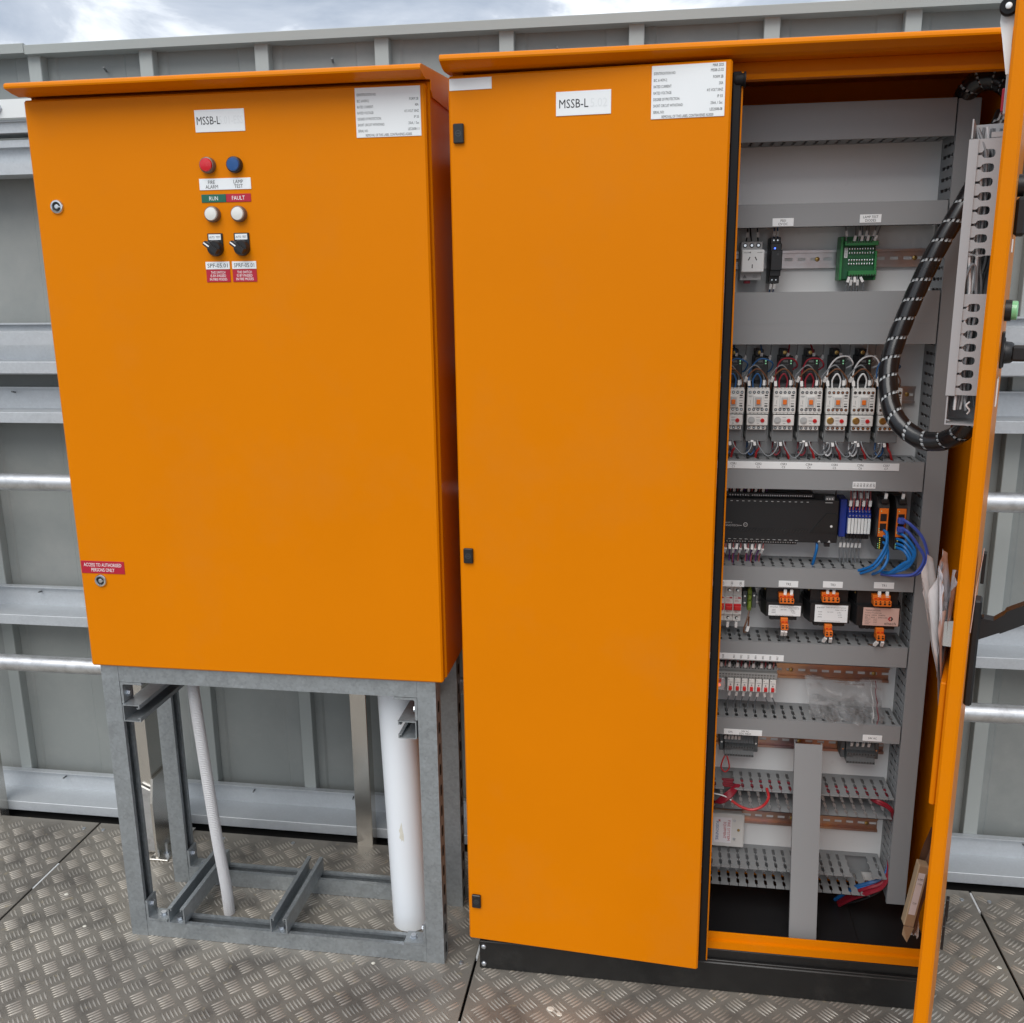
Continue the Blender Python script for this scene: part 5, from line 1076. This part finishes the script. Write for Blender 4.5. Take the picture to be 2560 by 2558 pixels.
for k in range(13):
    s = rnd.uniform(DS0+.010, DS1-.006); n = rnd.uniform(.008, DN-.010); pts = []
    for q in range(12): pts.append(DR(s+rnd.uniform(-.006, .006), n+rnd.uniform(-.004, .004), 1.325+.40*q/11))
    if k % 3 == 0: pts[-1] = DR(DS1-.004, .036, 1.7225)
    wire(pts, .0021, 'w_grey' if k % 4 else 'w_white', '%s wire running up inside the slotted duct on the open door' % ('grey' if k % 4 else 'pale'), 'grey wires inside the door duct')
wire([DR(DS1-.006, .036, 1.50), DR(DS1-.001, .034, 1.515), DR(DS1+.001, .028, 1.535), DR(DS1-.002, .022, 1.532), DR(DS1-.006, .020, 1.50)], .0019, 'w_grey', 'grey wire bulging from the gap in the door duct', 'grey wires inside the door duct')
tag(obj('cable_tie', MB().tube(spline([DR(DS1-.004, .012, 1.338), DR(DS1, .016, 1.333), DR(DS1, .011, 1.326), DR(DS1-.003, .014, 1.320)], 5), .0013, 5), 'sleeve'), 'small white cable tie end at the bottom of the door duct', 'cable tie')
k_ = thing('relay_box', 'small red and grey block above the duct on the open door', 'relay', tuple(DR(.34, .01, 1.75)))
obj('body', MB().box(.32, .35, .0006, .010, 1.742, 1.772, .001, T=DR), 'red_label', k_); obj('cover', MB().box(.351, .372, .0006, .006, 1.735, 1.82, .001, T=DR), 'lightgrey', k_)
# black spiral wrapped loom hanging in a loop from the cabinet to the door
LP = [(1.830, .075, 1.800), (1.8020, .062, 1.722), (1.7786, .056, 1.6673), (1.7237, .050, 1.5579), (1.6828, .042, 1.4515), (1.6584, .028, 1.3728), (1.6545, .0, 1.3099), (1.6672, -.03, 1.2664), (1.6997, -.06, 1.2402), (1.7286, -.09, 1.2418), (1.7481, -.13, 1.2643), (1.7585, -.16, 1.2957), (1.7560, -.18, 1.3300)]
def loom(path, label, turns, rad=.0168):
    t = thing('cable_loom', label, 'cable loom', path[0], 'black spiral wrapped looms')
    S = spline(path, 14); n = len(S); mb = MB()
    L = [0]
    for i in range(1, n): L.append(L[-1]+(S[i]-S[i-1]).length)
    tot = L[-1]
    fr = []; up = None
    for i in range(n):
        d_ = (S[min(i+1, n-1)]-S[max(i-1, 0)]).normalized(); up = d_.orthogonal().normalized() if up is None else (up-d_*up.dot(d_)).normalized(); fr.append((S[i], up, d_.cross(up)))
    def at(u):
        u = min(max(u, 0), tot-1e-6); i = 0
        lo, hi = 0, n-1
        while hi-lo > 1:
            md = (lo+hi)//2
            if L[md] <= u: lo = md
            else: hi = md
        k = (u-L[lo])/(L[lo+1]-L[lo]); a, b = fr[lo], fr[lo+1]
        return a[0].lerp(b[0], k), a[1].lerp(b[1], k).normalized(), a[2].lerp(b[2], k).normalized()
    for q in range(11):
        a = 2*math.pi*q/11; mb.tube([fr[i][0]+(fr[i][1]*math.cos(a)+fr[i][2]*math.sin(a))*(rad-.0036) for i in range(0, n, 2)], .0027, 5)
    obj('wires', mb, 'loom_wire', t, smooth=True)
    # wrap: overlapping ribbon, thicker at its edges
    pitch = tot/turns; NS = 22; w0 = pitch*.83; rows = []
    for j in range(int(turns*NS)+1):
        th = 2*math.pi*j/NS; u = pitch*j/NS; row = []
        for (e_, rr_) in ((0, rad-.0016), (0, rad), (.5, rad+.0006), (1, rad+.0002), (1, rad-.0016)):
            p, a, b = at(u-pitch*.4+w0*e_); row.append(p+(a*math.cos(th)+b*math.sin(th))*rr_)
        rows.append(row)
    obj('spiral_wrap', MB().grid(rows, len(rows), 5), 'spiral', t, smooth=True)
    return t
loom(LP, 'black spiral wrapped cable loom hanging in a loop between the cabinet and the open door', 22)
loom([(1.845, .085, 1.835), (1.825, .105, 1.858), (1.800, .12, 1.864), (1.782, .14, 1.850), (1.779, .17, 1.825)], 'black spiral wrapped loom bending over the top right corner of the mounting plate', 6, .019)
# papers in the door pocket
t = thing('document_sleeve', 'folded papers in crumpled plastic sleeves standing in the pocket of the open door', 'documents', tuple(DR(.35, .01, .93)))
def sheet(n0, n1, z0, z1, s0, s1, sway, seed, name, mat, parent, th=.0012, cut=0.):
    rows = []; rg = random.Random(seed)
    ph = rg.uniform(0, 6)
    for i in range(20):
        k = i/19; row = []
        for j in range(21):
            v = j/20; n = n0+(n1-n0)*k**1.3+sway*math.sin(k*5+ph+v*3)*k; row.append(DR(s0+(s1-s0)*v+.006*math.sin(k*4+ph), n+.003*math.sin(v*9+ph)*k+.0022*math.sin(v*26+k*11+ph)*k, z0+(z1-z0)*k-cut*abs(v-.6)*k))
        rows.append(row)
    return obj(name, MB().grid(rows, 20, 21), mat, parent, smooth=True)
sheet(.0072, .047, .860, 1.095, .22, .42, .003, 1, 'sleeve_sheet', 'plastic_sleeve', t, cut=.10); sheet(.0086, .033, .86, 1.085, .23, .43, .004, 2, 'sleeve_sheet', 'plastic_sleeve', t, cut=.12)
sheet(.0100, .025, .86, 1.105, .22, .41, .003, 3, 'paper_sheet', 'paper', t, cut=.09); sheet(.0092, .021, .86, 1.09, .24, .43, .004, 4, 'paper_sheet', 'paper', t, cut=.08); sheet(.0115, .010, .86, 1.075, .23, .40, .002, 5, 'paper_sheet', 'paper', t, cut=.05)
sheet(.0168, .0175, .925, 1.03, .30, .43, .001, 6, 'sleeve_sheet', 'paper', t)
# small cardboard parcel leaning in the bottom corner of the cabinet
cbx = thing('cardboard_parcel', 'torn brown cardboard parcel with a white label in the bottom right cabinet corner', 'cardboard box', (1.79, -.01, .105))
def CB(a, b, h):   # a across, b deep, h up, leaning
    a *= .80; h = .085+(h-.08)*.80; return (1.7500+a*.70+h*.155, -.015+b*.8+a*.30+h*.07, .134+h*.95-a*.30)
obj('carton', MB().box(.004, .046, 0, .030, .080, .262, .003, T=CB), 'card', cbx)
obj('flap', MB().add([CB(.004, -.001, .082), CB(.046, -.001, .082), CB(.036, .004, .032), CB(.010, .006, .052)], [(0, 1, 2, 3)]), 'card', cbx)
obj('address_label', MB().box(.010, .036, -.0012, -.0002, .118, .240, T=CB), 'paper', cbx)
mb = MB(); TT = lambda a, b: CB(a, -.0016, b); write(mb, '14 TMT2', .0235, .222, .0065, TT, .022); write(mb, '7-10mm', .0235, .209, .005, TT, .018); write(mb, '12.00', .0235, .152, .005, TT, .015); obj('lettering', mb, 'ink', cbx)
rows = []
for i in range(12):
    k = i/11; row = []
    for j in range(8):
        v = j/7; row.append(CB(.024+.048*v+.006*math.sin(k*7+v*4), (-.004 if v > .45 else .032)+.02*v+.004*math.sin(k*11+v*5), .075+.285*k-.02*math.sin(v*3)+.004*math.sin(v*17)))
    rows.append(row)
obj('torn_wrapping', MB().grid(rows, 12, 8), 'card_dark', cbx, smooth=True)
rows = [[CB(.044+.045*v, .02+.03*k+.004*math.sin(v*14+k*5), .052+.030*k-.012*v+.005*math.sin(v*21)) for v in [j/10 for j in range(11)]] for k in [i/5 for i in range(6)]]
obj('bubble_wrap', MB().grid(rows, 6, 11), 'plastic_sleeve', cbx, smooth=True)
